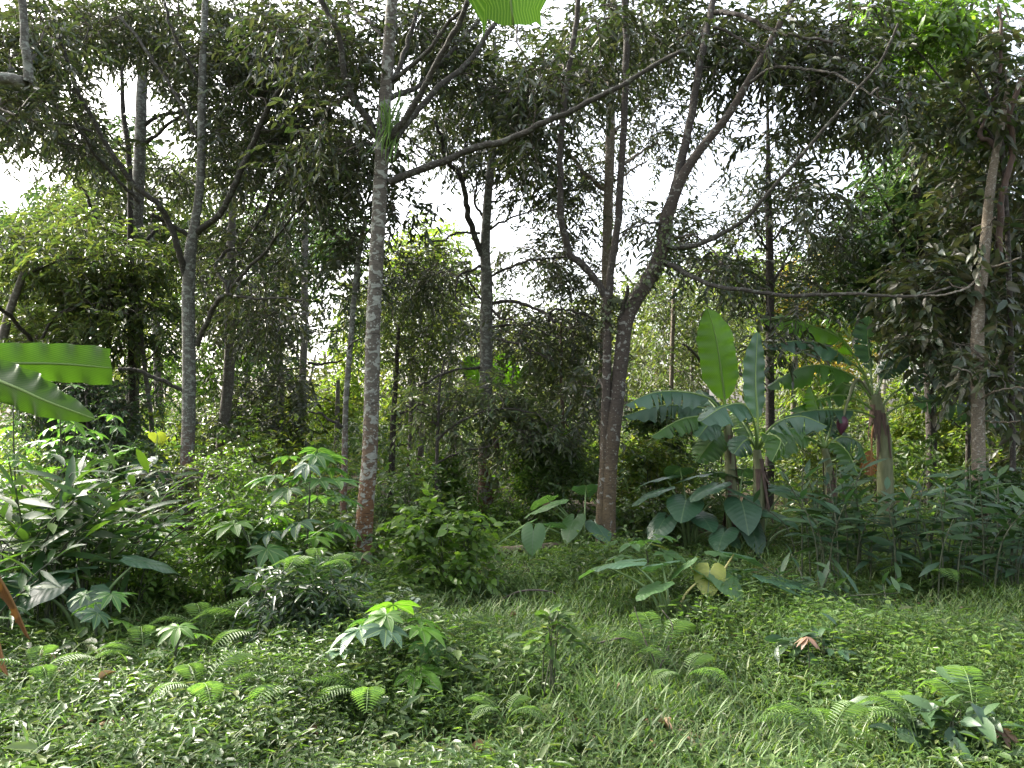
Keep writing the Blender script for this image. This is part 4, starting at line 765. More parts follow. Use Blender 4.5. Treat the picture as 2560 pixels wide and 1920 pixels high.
banana('near banana plant at the left edge whose blunt broken leaf reaches into view', Y6, -420, [(-410, 1250), (-400, 1060)], [
    dict(pts=[(x * 1.1573, y * 1.1573, yy) for x, y, yy in [(-345, 915, Y6), (-230, 820, Y6), (-90, 788, Y6), (40, 785, Y6), (130, 786, Y6), (242, 795, Y6 - .05)]], bf=.22, width=.235, nrm=(-.1, -1, -.25), mat='banana_over', tears=0, fold=.16, blunt=.95, wavy=.02),
    dict(pts=[(x * 1.1573, y * 1.1573, yy) for x, y, yy in [(-345, 915, Y6), (-200, 815, Y6 - .1), (-60, 806, Y6 - .2), (30, 835, Y6 - .3), (100, 866, Y6 - .35), (205, 905, Y6 - .4)]], bf=.22, width=.24, nrm=(-.2, -1, .1), mat='banana_over', tears=1, fold=.32, wavy=.03),
    dict(pts=[(-395, 1060, Y6), (-330, 760, Y6), (-260, 520, Y6), (-230, 300, Y6)], bf=.25, width=.4, nrm=(0, -1, .2), mat='banana', tears=3, fold=.2),
    dict(pts=[(-398, 1060, Y6), (-230, 1130, Y6), (-80, 1330, Y6 + .1), (20, 1480, Y6 + .2), (75, 1600, Y6 + .25)], bf=.3, width=.26, nrm=(.9, -.6, .3), mat='banana_dry', tears=9, fold=1.0, name='dry_leaf'),
    dict(pts=[(-398, 1060, Y6), (-260, 1180, Y6), (-120, 1420, Y6 - .1), (-20, 1560, Y6 - .15), (20, 1690, Y6 - .2)], bf=.3, width=.22, nrm=(.9, -.6, .3), mat='banana_dry', tears=8, fold=1.1, name='dry_leaf')], .12, .09)
# the plant beside the photographer whose leaf tip hangs into the top of the picture
bw = np.array([-.3, -.9, 0]); bw[2] = gz(*bw[:2])
def raw_leaf(root, org, w3, **k):
    global P
    P0 = P; P = lambda a, b, c: np.array([a, b, c], float)
    try: return banana_leaf(root, org, pts=w3, **k)
    finally: P = P0
rt = thing('banana_plant', bw + [0, 0, 0], 'banana leaf hanging tip down from above the top edge, near plant mostly out of view', 'banana plant', 'banana plants')
tip = P(1283, 62, 2.1); hi = P(1255, -190, 2.05)
g = Geo(); g.add(*tube(smooth_path(np.array([bw - [0, 0, .1], [-.3, -.88, 1.2], [-.27, -.85, 2.2]]), 20), np.linspace(.1, .06, 20), 12, .02)); 
raw_leaf(rt, bw, [(-.27, -.85, 2.2), (-.2, -.2, 3.0), (-.12, .9, 3.4), tuple(hi + [-.06, -.25, .3]), tuple(hi), tuple(tip)], bf=.30, width=.26, nrm=(.1, -1, .1), mat='banana_over', tears=0, fold=.12, blunt=.7, wavy=.012)
g.build('pseudostem', M['pseudo'], rt, bw)

# ---- taro
TH = np.radians([0, 12, 30, 55, 80, 105, 130, 150, 166, 176]); TR = np.array([1, .88, .72, .60, .54, .53, .52, .46, .36, .10])
def taro_blade(g, pos, axis, up, size, cup=.12, rip=.03):
    R = frames(np.array([axis]), np.array([up]))[0]
    th = np.concatenate([-TH[::-1], TH[1:]]); rr = np.concatenate([TR[::-1], TR[1:]]); n = len(th)
    V = [[0, 0, 0]]; ph = rng.uniform(0, 6)
    for f in (.25, .5, .75, 1.):
        x = np.cos(th) * rr * f; y = np.sin(th) * rr * f
        z = cup * np.abs(y) * .8 - .22 * f ** 2 * rr * rr * (.5 + .5 * np.cos(th)) + rip * np.sin(th * 9 + ph) * f ** 2 - .10 * f ** 3 * np.abs(y)
        V += list(np.stack([x, y, z], -1))
    V = np.array(V) * [1, .95, 1]
    uv = V[:, :2] * 1.0
    W = pos + (V * size) @ R.T
    j = np.arange(n - 1); tri = np.stack([np.zeros(n - 1, int), 1 + j, 2 + j], -1); q = []
    for k in range(3):
        a = 1 + k * n; b = a + n; q.append(np.stack([a + j, b + j, b + j + 1, a + j + 1], -1))
    g.add(W, [tri, np.concatenate(q)], uv)

def taro(label, base, leavesdef, mat='taro', stem='stem_green', name='taro_plant', group='taro plants'):
    """leavesdef: (azimuth deg, reach m, height m, size m, pitch deg[, mat]) azimuth 0 = right, 90 = away"""
    root = thing(name, base, label, 'taro plant', group)
    for (az, rc, h, sz, pt, *mm) in leavesdef:
        a = math.radians(az); o = np.array([math.cos(a), math.sin(a), 0]); b0 = base + o * .04; e = base + o * rc + [0, 0, h]
        q = smooth_path(np.array([b0 - [0, 0, .05], b0 + o * rc * .25 + [0, 0, h * .6], e]), 12)
        g = Geo(); g.add(*tube(q, np.linspace(.018, .007, 12) * (sz / .4) ** .5, 7)); st = g.build('petiole', M[mm[1] if len(mm) > 1 else stem], root, base)
        sz *= .88; p = math.radians(pt * .5 + rng.normal() * 8); ax = o * math.cos(p) + np.array([0, 0, -math.sin(p)]); up = o * math.sin(p) + np.array([0, 0, math.cos(p)]) + rng.normal(size=3) * .12
        g = Geo(); taro_blade(g, e, ax, up, sz); g.build('leaf', M[mm[0] if mm else mat], root, base, uv=True)
    return root
def G(x, y, Y=None):
    p = on_ground(x, y); return p
# dark colony under the bananas
taro('large taro clump with wide blue green leaves below the upright leaved bananas, left half', G(1490, 1195), [(200, .42, .72, .46, 30), (150, .3, .85, .45, 25), (250, .38, .62, .48, 40), (280, .3, .45, .42, 55), (330, .45, .75, .44, 35), (20, .4, .9, .44, 25), (100, .3, .95, .4, 10), (225, .55, .4, .42, 60), (300, .5, .3, .4, 62)])
taro('large taro clump with wide blue green leaves below the upright leaved bananas, right half', G(1590, 1200), [(210, .35, .8, .46, 30), (160, .4, .9, .42, 22), (265, .35, .6, .46, 45), (310, .45, .5, .42, 52), (0, .5, .75, .46, 30), (60, .35, .95, .42, 10), (285, .3, .35, .42, 60), (240, .55, .3, .38, 62)])
taro('taro with two broad leaves on long petioles, right of the banana stems', G(1640, 1195), [(35, .45, .72, .46, 20), (330, .6, .55, .44, 32), (85, .3, .85, .45, 15), (20, .75, .35, .36, 30)])
taro('light green taro group against the left side of the twin brown trunks', G(1262, 1200), [(165, .45, .62, .36, 25, 'taro_light'), (200, .35, .7, .36, 30, 'taro_light'), (80, .25, .85, .40, 20), (240, .3, .5, .34, 50, 'taro_light'), (140, .55, .7, .34, 15, 'taro_light'), (300, .25, .45, .32, 55), (180, .65, .45, .32, 30, 'taro_light'), (30, .3, .6, .34, 35)])
taro('pale leaved taro low beside the fallen log', G(1155, 1228), [(180, .25, .3, .26, 60, 'taro_light'), (260, .1, .35, .30, 70, 'taro_light'), (40, .25, .4, .26, 30)])
taro('taro with yellow petioles and a yellowing leaf in front of the clump', G(1535, 1345), [(180, .18, 0.38, .26, 55, 'taro_light', 'stem_yellow'), (250, .06, 0.33, .28, 72, 'taro_yellow', 'stem_yellow'), (20, .22, 0.44, .33, 12, 'taro', 'stem_yellow'), (300, .14, 0.28, .27, 66, 'taro_light', 'stem_yellow'), (345, .42, 0.28, .33, 35, 'taro', 'stem_green'), (60, .3, 0.40, .3, 15, 'taro_light', 'stem_green')])
taro('taro with a bent yellow stalk and one silvery drooping leaf', G(1450, 1358), [(170, .3, 0.48, .34, 35), (100, .2, 0.44, .34, 20), (215, .14, 0.33, .28, 35, 'taro_light'), (20, .3, 0.36, .26, 40, 'taro_light', 'stem_yellow'), (150, .55, 0.41, .3, 22, 'taro_light')])
taro('low taro right of the yellowing one', G(1612, 1325), [(340, .3, 0.24, .32, 30), (200, .2, 0.26, .3, 45), (80, .2, 0.28, .28, 20), (20, .35, 0.20, .3, 25)])
taro('small taro with a yellowed leaf at the foot of the twin brown trunks', G(1372, 1225), [(190, .3, .3, .3, 20, 'taro_light'), (20, .2, .28, .26, 45, 'taro_yellow'), (240, .3, .25, .28, 30, 'taro_light'), (60, .3, .3, .3, 20)])
taro('dark blue green taro with big round leaves under the ginger thicket', G(190, 1400), [(195, .55, .45, .32, 40), (160, .12, .5, .34, 35), (215, .22, .42, .38, 48), (20, .32, .55, .34, 42), (300, .15, .36, .3, 50)])
taro('dark taro leaves at the left edge below the ginger thicket', G(20, 1390), [(180, .2, .5, .34, 40), (280, .15, .42, .36, 55), (30, .2, .38, .3, 45)])
taro('tall dark leaved plant with one yellow leaf, left of the grey blotchy trunk', on_ground(335, 1165) , [(190, .35, 1.25, .42, 20, 'taro_light'), (20, .35, 1.3, .42, 10, 'taro_light'), (260, .25, 1.1, .44, 55), (300, .4, 1.0, .42, 50), (220, .4, .95, .40, 45), (100, .1, 1.45, .26, 70, 'taro_yellow'), (340, .3, .85, .36, 60)], name='broadleaf_plant', group=None)

# ---- cassava
def lobe(g, pos, axis, up, L, W, drp=.25):
    R = frames(np.array([axis]), np.array([up]))[0]
    t = np.array([0, .18, .4, .6, .8, 1.]); w = np.array([.10, .55, .92, 1., .62, .02]) * W / 2
    V = []; uv = []
    for i in range(6):
        for j, f in enumerate((-1, 0, 1)):
            V.append([t[i] * L, f * w[i], -drp * L * t[i] ** 2 + abs(f) * w[i] * .35]); uv.append([t[i], f * (w[i] / (W / 2)) * .5])
    V = np.array(V); q = []
    for i in range(5):
        for j in range(2): a = i * 3 + j; q.append([a, a + 3, a + 4, a + 1])
    g.add(pos + V @ R.T, [np.array(q)], np.array(uv))

def palmate(pos, axis, up, L, n=7, W=.33, drp=.25, spread=125):
    g = Geo(); ax = unit(axis); up = unit(up - ax * np.dot(up, ax)); s = np.cross(up, ax)
    for a in np.linspace(-spread, spread, n):
        r = math.radians(a + rng.normal() * 3); d = ax * math.cos(r) + s * math.sin(r) + up * .06
        k = 1 - .38 * (abs(a) / spread) ** 1.5
        lobe(g, pos, d, up + rng.normal(size=3) * .06, L * k * rng.uniform(.93, 1.05), L * k * W, drp)
    return g

def cassava(label, base, h, n, L=.19, lean=(0, 0), mats=('cassava', 'cassava_blue', 'cassava', 'cassava_bright'), stems=1, low=.25, lobes=7, group='cassava plants', name='cassava_plant', pet=.22, W=.34):
    root = thing(name, base, label, 'cassava plant', group)
    for s in range(stems):
        ang = rng.uniform(0, 6.28); sp = .12 * (stems > 1)
        b = base + np.array([math.cos(ang), math.sin(ang), 0]) * sp; hh = h * (1 if s == 0 else rng.uniform(.6, .85))
        top = b + np.array([lean[0] + math.cos(ang) * sp * 2, lean[1] + math.sin(ang) * sp * 2, hh])
        q = smooth_path(np.array([b - [0, 0, .05], (b + top) / 2 + rng.normal(size=3) * .03, top]), 18)
        g = Geo(); g.add(*tube(q, np.linspace(.014, .006, 18), 7, .05)); g.build('stem', M['stem_dark'], root, base)
        m = max(3, n // stems); az = rng.uniform(0, 360)
        pe = Geo()
        for i in range(m):
            t = low + (1 - low) * (i / (m - 1)) ** .8; az += 137.5; a = math.radians(az + rng.normal() * 12)
            p0 = q[min(17, int(t * 17))]; o = np.array([math.cos(a), math.sin(a), 0]); el = -.1 + .8 * t + rng.normal() * .15
            pl = pet * (1.25 - .5 * t) * rng.uniform(.8, 1.2); e = p0 + (o * math.cos(el) + np.array([0, 0, math.sin(el)])) * pl
            pe.add(*tube(smooth_path(np.array([p0, (p0 + e) / 2 + [0, 0, .02], e]), 6), .0032, 5))
            pit = rng.uniform(.05, .5); ax = o * math.cos(pit) - np.array([0, 0, math.sin(pit)]); up = o * math.sin(pit) + np.array([0, 0, math.cos(pit)])
            mt = mats[rng.integers(len(mats))] if i < m - 3 else mats[-1]
            palmate(e, ax, up + rng.normal(size=3) * .15, L * rng.uniform(.75, 1.15), lobes, W, rng.uniform(.15, .4)).build('leaf', M[mt], root, base, uv=True)
        pe.build('petiole', M['stem_green'], root, base)
    return root
cassava('tall cassava with drooping fingered leaves standing left of the thick lichen trunk', G(650, 1300), 1.2, 27, .26, (.06, .1), mats=('cassava', 'cassava_blue', 'cassava', 'cassava_blue', 'cassava'), stems=1, low=.25, pet=.34, W=.36)
cassava('leafy cassava bush at the foot of the tall one, with a silvery folded leaf', G(625, 1312), .75, 18, .24, (-.1, 0), stems=2, low=.25, pet=.3, W=.36)
cassava('front cassava seedling with a glowing yellow green crown leaf in the clearing', G(868, 1512), .42, 13, .20, (-.02, 0), mats=('cassava_blue', 'cassava', 'cassava_blue', 'cassava_bright'), low=.3, pet=.26, W=.40)
cassava('small cassava seedling at the left of the clearing near the soil patch', G(225, 1450), .34, 6, .15, mats=('cassava_bright', 'cassava_blue', 'cassava'), low=.5, pet=.16)
cassava('tiny cassava seedling left of the front fern fronds', G(390, 1470), .28, 5, .14, mats=('cassava_bright', 'cassava_blue', 'cassava_bright'), low=.5, pet=.14)
cassava('cassava leaf spray close to the mounded bush in the clearing', G(770, 1400), .25, 5, .13, mats=('cassava_bright', 'cassava'), low=.5, pet=.13)
cassava('sunlit cassava thicket behind the ginger at the left edge', np.append(P(90, 0, 8.6)[:2], 0), 1.95, 40, .19, (.1, 0), mats=('cassava_bright', 'cassava_bright', 'cassava'), stems=5, low=.45, pet=.25, lobes=5, W=.42)
cassava('sunlit cassava behind the dark taro leaves, left of the grey blotchy trunk', np.append(P(210, 0, 8.9)[:2], 0), 1.9, 30, .19, (.1, 0), mats=('cassava_bright', 'cassava_bright', 'cassava'), stems=4, low=.45, pet=.25, lobes=5, W=.42)
cassava('dark fingered cassava at the foot of the grey blotchy trunk', G(335, 1245), .42, 11, .25, mats=('cassava_blue', 'cassava_blue', 'cassava'), low=.3, pet=.3)
cassava('low grey green cassava left of the taro with the bent yellow stalk', G(1395, 1290), .32, 6, .2, mats=('cassava_blue', 'taro_light'), low=.4, pet=.22, lobes=5, W=.5)

# ---- ginger and other cane plants
def canes(label, cat, base, w, d, n, h, leaf, L, W, mat, lean=.35, name='ginger_clump', stem='stem_dark', nl=11, start=.3, group=None, lean_dir=None, droop=.45):
    root = thing(name, base, label, cat, group); fo = Geo()
    for k in range(n):
        b = base + np.array([rng.uniform(-w, w), rng.uniform(-d, d), 0]); b[2] = gz(b[0], b[1]); hh = h * rng.uniform(.62, 1.08)
        dr = rng.normal(size=2) * lean * .6 + (b - base)[:2] / max(w, .1) * lean * .55
        if lean_dir is not None: dr = dr + np.array(lean_dir) * rng.uniform(.3, 1.1)
        top = b + np.array([dr[0], dr[1], hh])
        q = smooth_path(np.array([b - [0, 0, .04], b + np.array([dr[0] * .25, dr[1] * .25, hh * .6]), top]), 16)
        g = Geo(); g.add(*tube(q, np.linspace(.009, .004, 16), 6)); g.build('cane', M[stem], root, base)
        t = np.linspace(start, 1, nl); idx = np.clip((t * 15).astype(int), 0, 15); p0 = q[idx]; a = rng.uniform(0, 6.28)
        pl = np.array([math.cos(a), math.sin(a), 0]); sd = np.where(np.arange(nl) % 2 == 0, 1., -1.)[:, None]
        ax = pl * sd + np.array([0, 0, .35]) + np.linspace(0, .9, nl)[:, None] * np.array([dr[0], dr[1], .7]) + rng.normal(size=(nl, 3)) * .22
        ax[:, 2] -= droop * rng.uniform(.3, 1.5, nl)
        V, p = leaves(p0, ax, np.array([0, 0, 1.]) + rng.normal(size=(nl, 3)) * .3, L * rng.uniform(.7, 1.15, nl), W * rng.uniform(.8, 1.15, nl), LONG)
        fo.add(V, p)
    fo.build('foliage', M[mat], root, base)
    return root
_t = np.linspace(0, 1, 7); _w = np.array([.08, .6, .95, 1., .82, .48, .02]) / 2
_v = []; 
for i in range(7):
    for f in (-1, 0, 1): _v.append([_t[i], f * _w[i], -.28 * _t[i] ** 2.2 + abs(f) * _w[i] * .25 * .3])
LONG = (np.array(_v), np.array([[i * 3 + j, i * 3 + j + 3, i * 3 + j + 4, i * 3 + j + 1] for i in range(6) for j in range(2)]))
canes('tall ginger thicket with long glossy arching leaves at the left edge', 'ginger', G(60, 1345), .55, .4, 34, 1.12, None, .40, .062, 'ginger', .35, nl=11, start=.35, lean_dir=(.25, 0))
canes('outer ginger canes leaning right over the dark taro leaves', 'ginger', G(190, 1330), .35, .35, 20, .95, None, .36, .055, 'ginger', .4, nl=10, start=.4, lean_dir=(.22, 0))
canes('near ginger shoot with long narrow leaves hanging over the left edge', 'ginger', G(-60, 1440), .15, .15, 8, .85, None, .36, .045, 'ginger', .3, nl=9, start=.4, lean_dir=(.25, 0))
canes('broad thicket of blue green cane plants right of centre, below the tall fruiting banana', 'cane plant', G(1900, 1268), .75, .45, 36, 1.14, None, .26, .062, 'galangal', .25, nl=10, start=.35)
canes('dark cane plants standing in front of the pale speckled trunk', 'cane plant', G(2090, 1282), .5, .4, 26, 1.05, None, .27, .062, 'galangal', .25, nl=9, start=.35)
canes('thin cane plants at the left end of the blue green thicket', 'cane plant', G(1795, 1235), .3, .3, 14, 1.05, None, .25, .058, 'galangal', .3, nl=8, start=.4)
canes('drooping dark leaves growing out of the right edge', 'cane plant', G(2250, 1255), .4, .4, 22, 1.05, None, .3, .07, 'galangal', .3, nl=9, start=.3)
canes('young cane shoot with one yellow folded leaf in front of the blue green thicket', 'cane plant', G(1735, 1325), .18, .12, 9, .42, None, .24, .045, 'galangal', .3, nl=6, start=.3)
canes('lone young shoots of long leaves low in front of the thicket', 'cane plant', G(1860, 1330), .22, .12, 8, .3, None, .3, .05, 'galangal', .35, nl=5, start=.3)

# ---- leafy shrubs
def shrub(label, base, w, h, n, R, L, W, mat, cat='shrub', name='shrub', nsp=12, m=8, d=None, zmin=.2, group=None, spl=.22, droop=.25, tmpl=LEAF6, stem='stem_dark'):
    root = thing(name, base, label, cat, group); d = d or w * .7
    a = rng.uniform(0, 6.28, n); r = np.sqrt(rng.random(n)); hz = zmin + (1 - zmin) * rng.random(n) ** .8
    bell = np.sqrt(np.clip(1 - (hz - .35) ** 2 * 1.4, .15, 1))
    cen = base + np.stack([np.cos(a) * r * w * bell, np.sin(a) * r * d * bell, hz * h], -1)
    st = Geo(); fo = Geo()
    for c in cen:
        b = base + np.append((c - base)[:2] * .35 + rng.normal(size=2) * .03, -.04)
        st.add(*tube(smooth_path(np.array([b, (b + c) / 2 + [0, 0, h * .12], c]), 8), np.linspace(.006, .0025, 8), 5, 0, False))
    sprays(fo, st, cen, R * rng.uniform(.7, 1.2, n), nsp, L, L * W, m, spl, droop, tmpl, up_bias=.2, twigr=.0022)
    st.build('stem', M[stem], root, base); fo.build('foliage', M[mat], root, base)
    return root
def B(px, Y): p = P(px * 1.1573, 0, Y); p[2] = gz(p[0], Y); return p
shrub('bushy light green shrub in the middle, with a dark hollow at its foot', G(950, 1290), .46, .84, 30, .16, .095, .5, 'fresh', nsp=8, tmpl=LEAF10)
shrub('sunlit leggy green shrub between the grey blotchy trunk and the tall cassava', G(525, 1300), .4, .9, 28, .2, .07, .48, 'fresh', nsp=12)
shrub('pale green weedy shrub left of the leggy sunlit one', G(315, 1300), .45, .5, 20, .2, .075, .5, 'fresh', nsp=10)
shrub('tall fine leaved weed stand behind the leggy sunlit shrub', B(510, 8.6), .4, 1.1, 22, .22, .06, .45, 'fresh', nsp=12)
shrub('dark mounded bush overgrown with ferns beside the front cassava', G(665, 1425), .34, .55, 26, .14, .085, .3, 'deep', nsp=12)
shrub('dark leafy shrub at the foot of the tall cassava', B(640, 7.6), .4, .7, 18, .18, .08, .45, 'shrubleaf', nsp=10)
shrub('bright green upright shrub right of the central grey trunk', B(1165, 11.2), .38, 1.5, 26, .22, .09, .4, 'fresh', nsp=12)
shrub('green shrub with light tips left of the central grey trunk', B(955, 11), .42, .95, 22, .22, .09, .42, 'fresh', nsp=12)
shrub('low leafy bush behind the bushy light green shrub', B(880, 10), .6, .75, 20, .22, .09, .42, 'shrubleaf', nsp=9)
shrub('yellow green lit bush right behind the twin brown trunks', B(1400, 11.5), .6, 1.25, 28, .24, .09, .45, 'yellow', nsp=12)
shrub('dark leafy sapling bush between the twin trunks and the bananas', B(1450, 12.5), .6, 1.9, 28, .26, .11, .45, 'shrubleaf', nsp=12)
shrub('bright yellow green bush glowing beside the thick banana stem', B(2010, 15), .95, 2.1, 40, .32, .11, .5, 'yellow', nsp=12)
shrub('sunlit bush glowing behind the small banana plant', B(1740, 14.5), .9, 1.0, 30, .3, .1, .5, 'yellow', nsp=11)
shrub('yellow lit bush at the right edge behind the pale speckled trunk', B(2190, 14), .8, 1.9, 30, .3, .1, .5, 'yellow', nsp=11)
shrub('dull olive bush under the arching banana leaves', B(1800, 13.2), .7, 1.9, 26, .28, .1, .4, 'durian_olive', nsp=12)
shrub('broad dark bush under the leaning thin stem at left', B(300, 10.4), .8, 1.2, 30, .26, .09, .42, 'deep', nsp=12)
shrub('low green growth at the foot of the twin brown trunks, right side', B(1400, 9.4), .5, .5, 18, .18, .09, .5, 'shrubleaf', nsp=10)
shrub('leafy weeds round the foot of the central grey trunk', B(1040, 10.8), .6, .36, 18, .18, .08, .5, 'fresh', nsp=10)
shrub('silvery leaved weed behind the front cassava', G(880, 1350), .12, .22, 7, .06, .055, .5, 'cassava_grey', nsp=4, m=5, spl=.1, tmpl=LEAF10)
shrub('lance leaved bush in the shade right of the central grey trunk', B(1230, 11), .5, 1.2, 18, .24, .1, .35, 'shrubleaf', nsp=10)
shrub('leafy dark growth below the pale speckled trunk at right', B(2170, 9), .6, .9, 24, .22, .1, .5, 'deep', nsp=11)
shrub('low ground bush between the thick lichen trunk and the tall cassava', B(720, 8.4), .45, .55, 18, .18, .085, .5, 'shrubleaf', nsp=10)
shrub('thin weed with three leaf tiers standing alone in the clearing', G(1190, 1548), .05, .62, 7, .05, .085, .42, 'weed', name='weed', cat='weed', nsp=3, m=5, spl=.12, d=.05, zmin=.35)
shrub('broad leaved weed with ribbed leaves at the lower right corner', G(2020, 1625), .22, .3, 9, .07, .15, .42, 'galangal', name='weed', cat='weed', nsp=3, m=4, spl=.14, tmpl=LEAF10)
shrub('green weed under the pink tipped shoot in the grass', G(1760, 1475), .16, .26, 9, .06, .11, .4, 'galangal', name='weed', cat='weed', nsp=3, m=4, spl=.12, tmpl=LEAF10)

def pink_tip(label, base, h, n, L):
    root = thing('pink_tipped_weed', base, label, 'weed'); g = Geo(); g.add(*tube(smooth_path(np.array([base, base + [.01, 0, h * .5], base + [0, 0, h]]), 8), .004, 6)); g.build('stem', M['stem_dark'], root, base)
    a = np.linspace(0, 6.28, n, endpoint=False) + rng.normal(size=n) * .2; ax = np.stack([np.cos(a), np.sin(a), -.25 - .5 * rng.random(n)], -1)
    V, p = leaves(np.repeat((base + [0, 0, h])[None], n, 0), ax, np.array([[0, 0, 1.]]) + rng.normal(size=(n, 3)) * .1, L, L * .3, LONG); g = Geo(); g.add(V, p); g.build('young_leaf', M['pink'], root, base)
pink_tip('single shoot with a drooping pink brown top in the grass at right', G(1745, 1490), .36, 9, .1)
pink_tip('pink brown topped shoot at the lower right corner', G(2165, 1650), .22, 10, .1)
pink_tip('small orange topped seedling beside the dark post in the middle distance', G(1185, 1150), .5, 8, .2)

# ---- ferns
def fern(label, base, n, L, az0=0, az1=360, mat='fern', lift=.9, pn=19, group='ferns on the forest floor'):
    base = np.array(base, float) + [0, 0, .13]; root = thing('fern', base, label, 'fern', group)
    n = max(3, int(n * .8))
    for k in range(n):
        a = math.radians(az0 + (az1 - az0) * (k + .5) / n + rng.normal() * 10); o = np.array([math.cos(a), math.sin(a), 0]); l = L * .8 * rng.uniform(.75, 1.1); li = lift * rng.uniform(.75, 1.2)
        q = smooth_path(np.array([base, base + o * l * .3 + [0, 0, l * .42 * li], base + o * l * .68 + [0, 0, l * .52 * li], base + o * l + [0, 0, l * .34 * li]]), pn + 6)
        g = Geo(); g.add(*tube(q, np.linspace(.004, .0012, len(q)), 4))
        tan = unit(np.gradient(q, axis=0)); up = unit(np.cross(np.cross(tan, [0, 0, 1.]), tan)); sd = np.cross(tan, up)
        i = np.arange(6, pn + 6); t = (i - 6) / (pn - 1); pl = l * .24 * np.sin(np.pi * (.18 + .8 * t)) ** .8 + .008
        for s in (1, -1):
            V, p = leaves(q[i], sd[i] * s + tan[i] * .35 - up[i] * .12, up[i] + rng.normal(size=(pn, 3)) * .08, pl, np.maximum(pl * .125, .005), LEAF6); g.add(V, p)
        g.build('frond', M[mat], root, base)
fern('fern with a sharp ladder like frond pointing left in the clearing', G(310, 1500), 4, .42, 100, 230)
fern('fern tuft arching on the sunlit patch beside the mounded bush', G(575, 1425), 7, .62)
fern('pale fern fronds curving over the low bank left of the mounded bush', G(440, 1420), 5, .5, 20, 200)
fern('fern crown on top of the mounded bush', np.array(G(680, 1425)) + [0, 0.05, .42], 7, .42)
fern('light green fern in the foreground under the front cassava', G(800, 1580), 6, .42, 120, 300)
fern('yellow green fern fronds low left of the front cassava', G(640, 1565), 7, .45)
fern('large upright fern in the grass right of the bare dead twigs', G(1420, 1475), 6, .5, 30, 190, lift=1.3)
fern('low fern between the dead twigs and the pink topped shoot', G(1475, 1500), 6, .42)
fern('fern at the lower right, left one of the facing pair', G(1985, 1640), 5, .42, 60, 200, lift=1.1)
fern('fern at the lower right, upright one of the facing pair', G(2110, 1640), 5, .46, 50, 140, lift=1.5)
fern('dark fern in the lower grass right of the bottom centre', G(1790, 1650), 6, .38, 0, 200)
fern('small pale fern in the grass near the upright dead leaf', G(1815, 1392), 6, .36)
fern('fern at the bottom left among low weeds', G(430, 1580), 6, .42)
fern('fern at the far left of the foreground', G(80, 1560), 5, .4)
fern('dark ferns at the foot of the shaded cane plants', G(2010, 1290), 7, .55)
fern('short fern beside the light weed with three leaf tiers', G(1090, 1600), 5, .3)

# ---- small things on the floor
def dead_leaf(label, base, L, az, tilt, curl=1.0, W=.34, dz=.09):
    a = math.radians(az); ax = np.array([math.cos(a) * math.cos(tilt), math.sin(a) * math.cos(tilt), math.sin(tilt)]); t = LONG[0].copy(); t[:, 2] += curl * np.abs(t[:, 1]) - .3 * curl * t[:, 0] ** 2
    pos = base + np.array([0, 0, dz])
    L *= .75; V, p = leaves(pos[None], ax[None], np.array([[.1, -.5, 1.]]), L, L * W, (t * [1, 1, 1.4], LONG[1]))
    tag(mesh('dead_leaf', V, p, M['dry'], None, origin=None), label, 'dead leaf', 'dead leaves on the ground')
for a in [('pale dead leaf standing upright in the weeds before the taro', G(1645, 1362), .12, 80, 1.2), ('pale tan dead leaf upright in the grass at right', G(1837, 1404), .12, 95, 1.35), ('brown dead leaf lying right of the upright tan one', G(1868, 1410), .17, 170, .05),
          ('pinkish curled dead leaf in the lower right grass', G(1705, 1548), .14, 190, .1), ('tan dead leaf at the lower left among weeds', G(215, 1560), .13, 60, .7), ('rust dead leaf on the bare soil patch at left', G(80, 1483), .15, 10, .1),
          ('buff dead leaf at the bottom edge left of centre', G(690, 1640), .13, 150, .3), ('long dead leaf at the bottom edge in the centre', G(1010, 1640), .2, 10, .1), ('folded dead leaf at the bottom right of centre', G(1450, 1630), .16, 110, .5),
          ('small dead leaf in the middle of the clearing', G(1100, 1365), .13, 30, .2), ('bleached dead leaf near the right edge of the clearing', G(1990, 1440), .14, 160, .2), ('light brown dead leaf under the broken twigs', G(1330, 1530), .13, 80, .3)]:
    dead_leaf(*a)
def stick(label, pts, r0, r1, name='dead_twig', cat='twig', mat='wood_dead', subs=()):
    root = None; g = Geo(); q = smooth_path(np.array(pts), 24); g.add(*tube(q, np.linspace(r0, r1, 24), 7, .06))
    for s in subs: q2 = smooth_path(np.array(s), 14); g.add(*tube(q2, np.linspace(r1 * 1.3, r1 * .6, 14), 5, .05))
    return tag(g.build(name, M[mat]), label, cat)
def GP(x, y, dz, Y=None):
    """a point dz above the ground at the depth Y, seen at display x"""
    return np.array([(x * 1.1573 - 1280) / F * Y, Y, dz])
stick('bare forked dead twig arching over the grass in the foreground', [GP(1290, 0, .16, 4.9), GP(1350, 0, .22, 4.8), GP(1400, 0, .19, 4.7), GP(1420, 0, .05, 4.65)], .007, .004, mat='twig', subs=[[GP(1420, 0, .05, 4.65), GP(1445, 0, .2, 4.7), GP(1452, 0, .32, 4.75), GP(1430, 0, .4, 4.8)], [GP(1400, 0, .19, 4.7), GP(1385, 0, .3, 4.75), GP(1370, 0, .42, 4.8)]])
stick('curved dark stick lying on the soil patch at left', [GP(135, 0, .16, 4.95), GP(160, 0, .07, 4.85), GP(200, 0, .06, 4.75), GP(245, 0, .08, 4.7)], .008, .005, mat='twig')
stick('thin curved stick on the weeds in mid clearing', [GP(1085, 0, .07, 6.5), GP(1130, 0, .16, 6.4), GP(1190, 0, .15, 6.4), GP(1230, 0, .06, 6.4)], .010, .006, mat='twig')
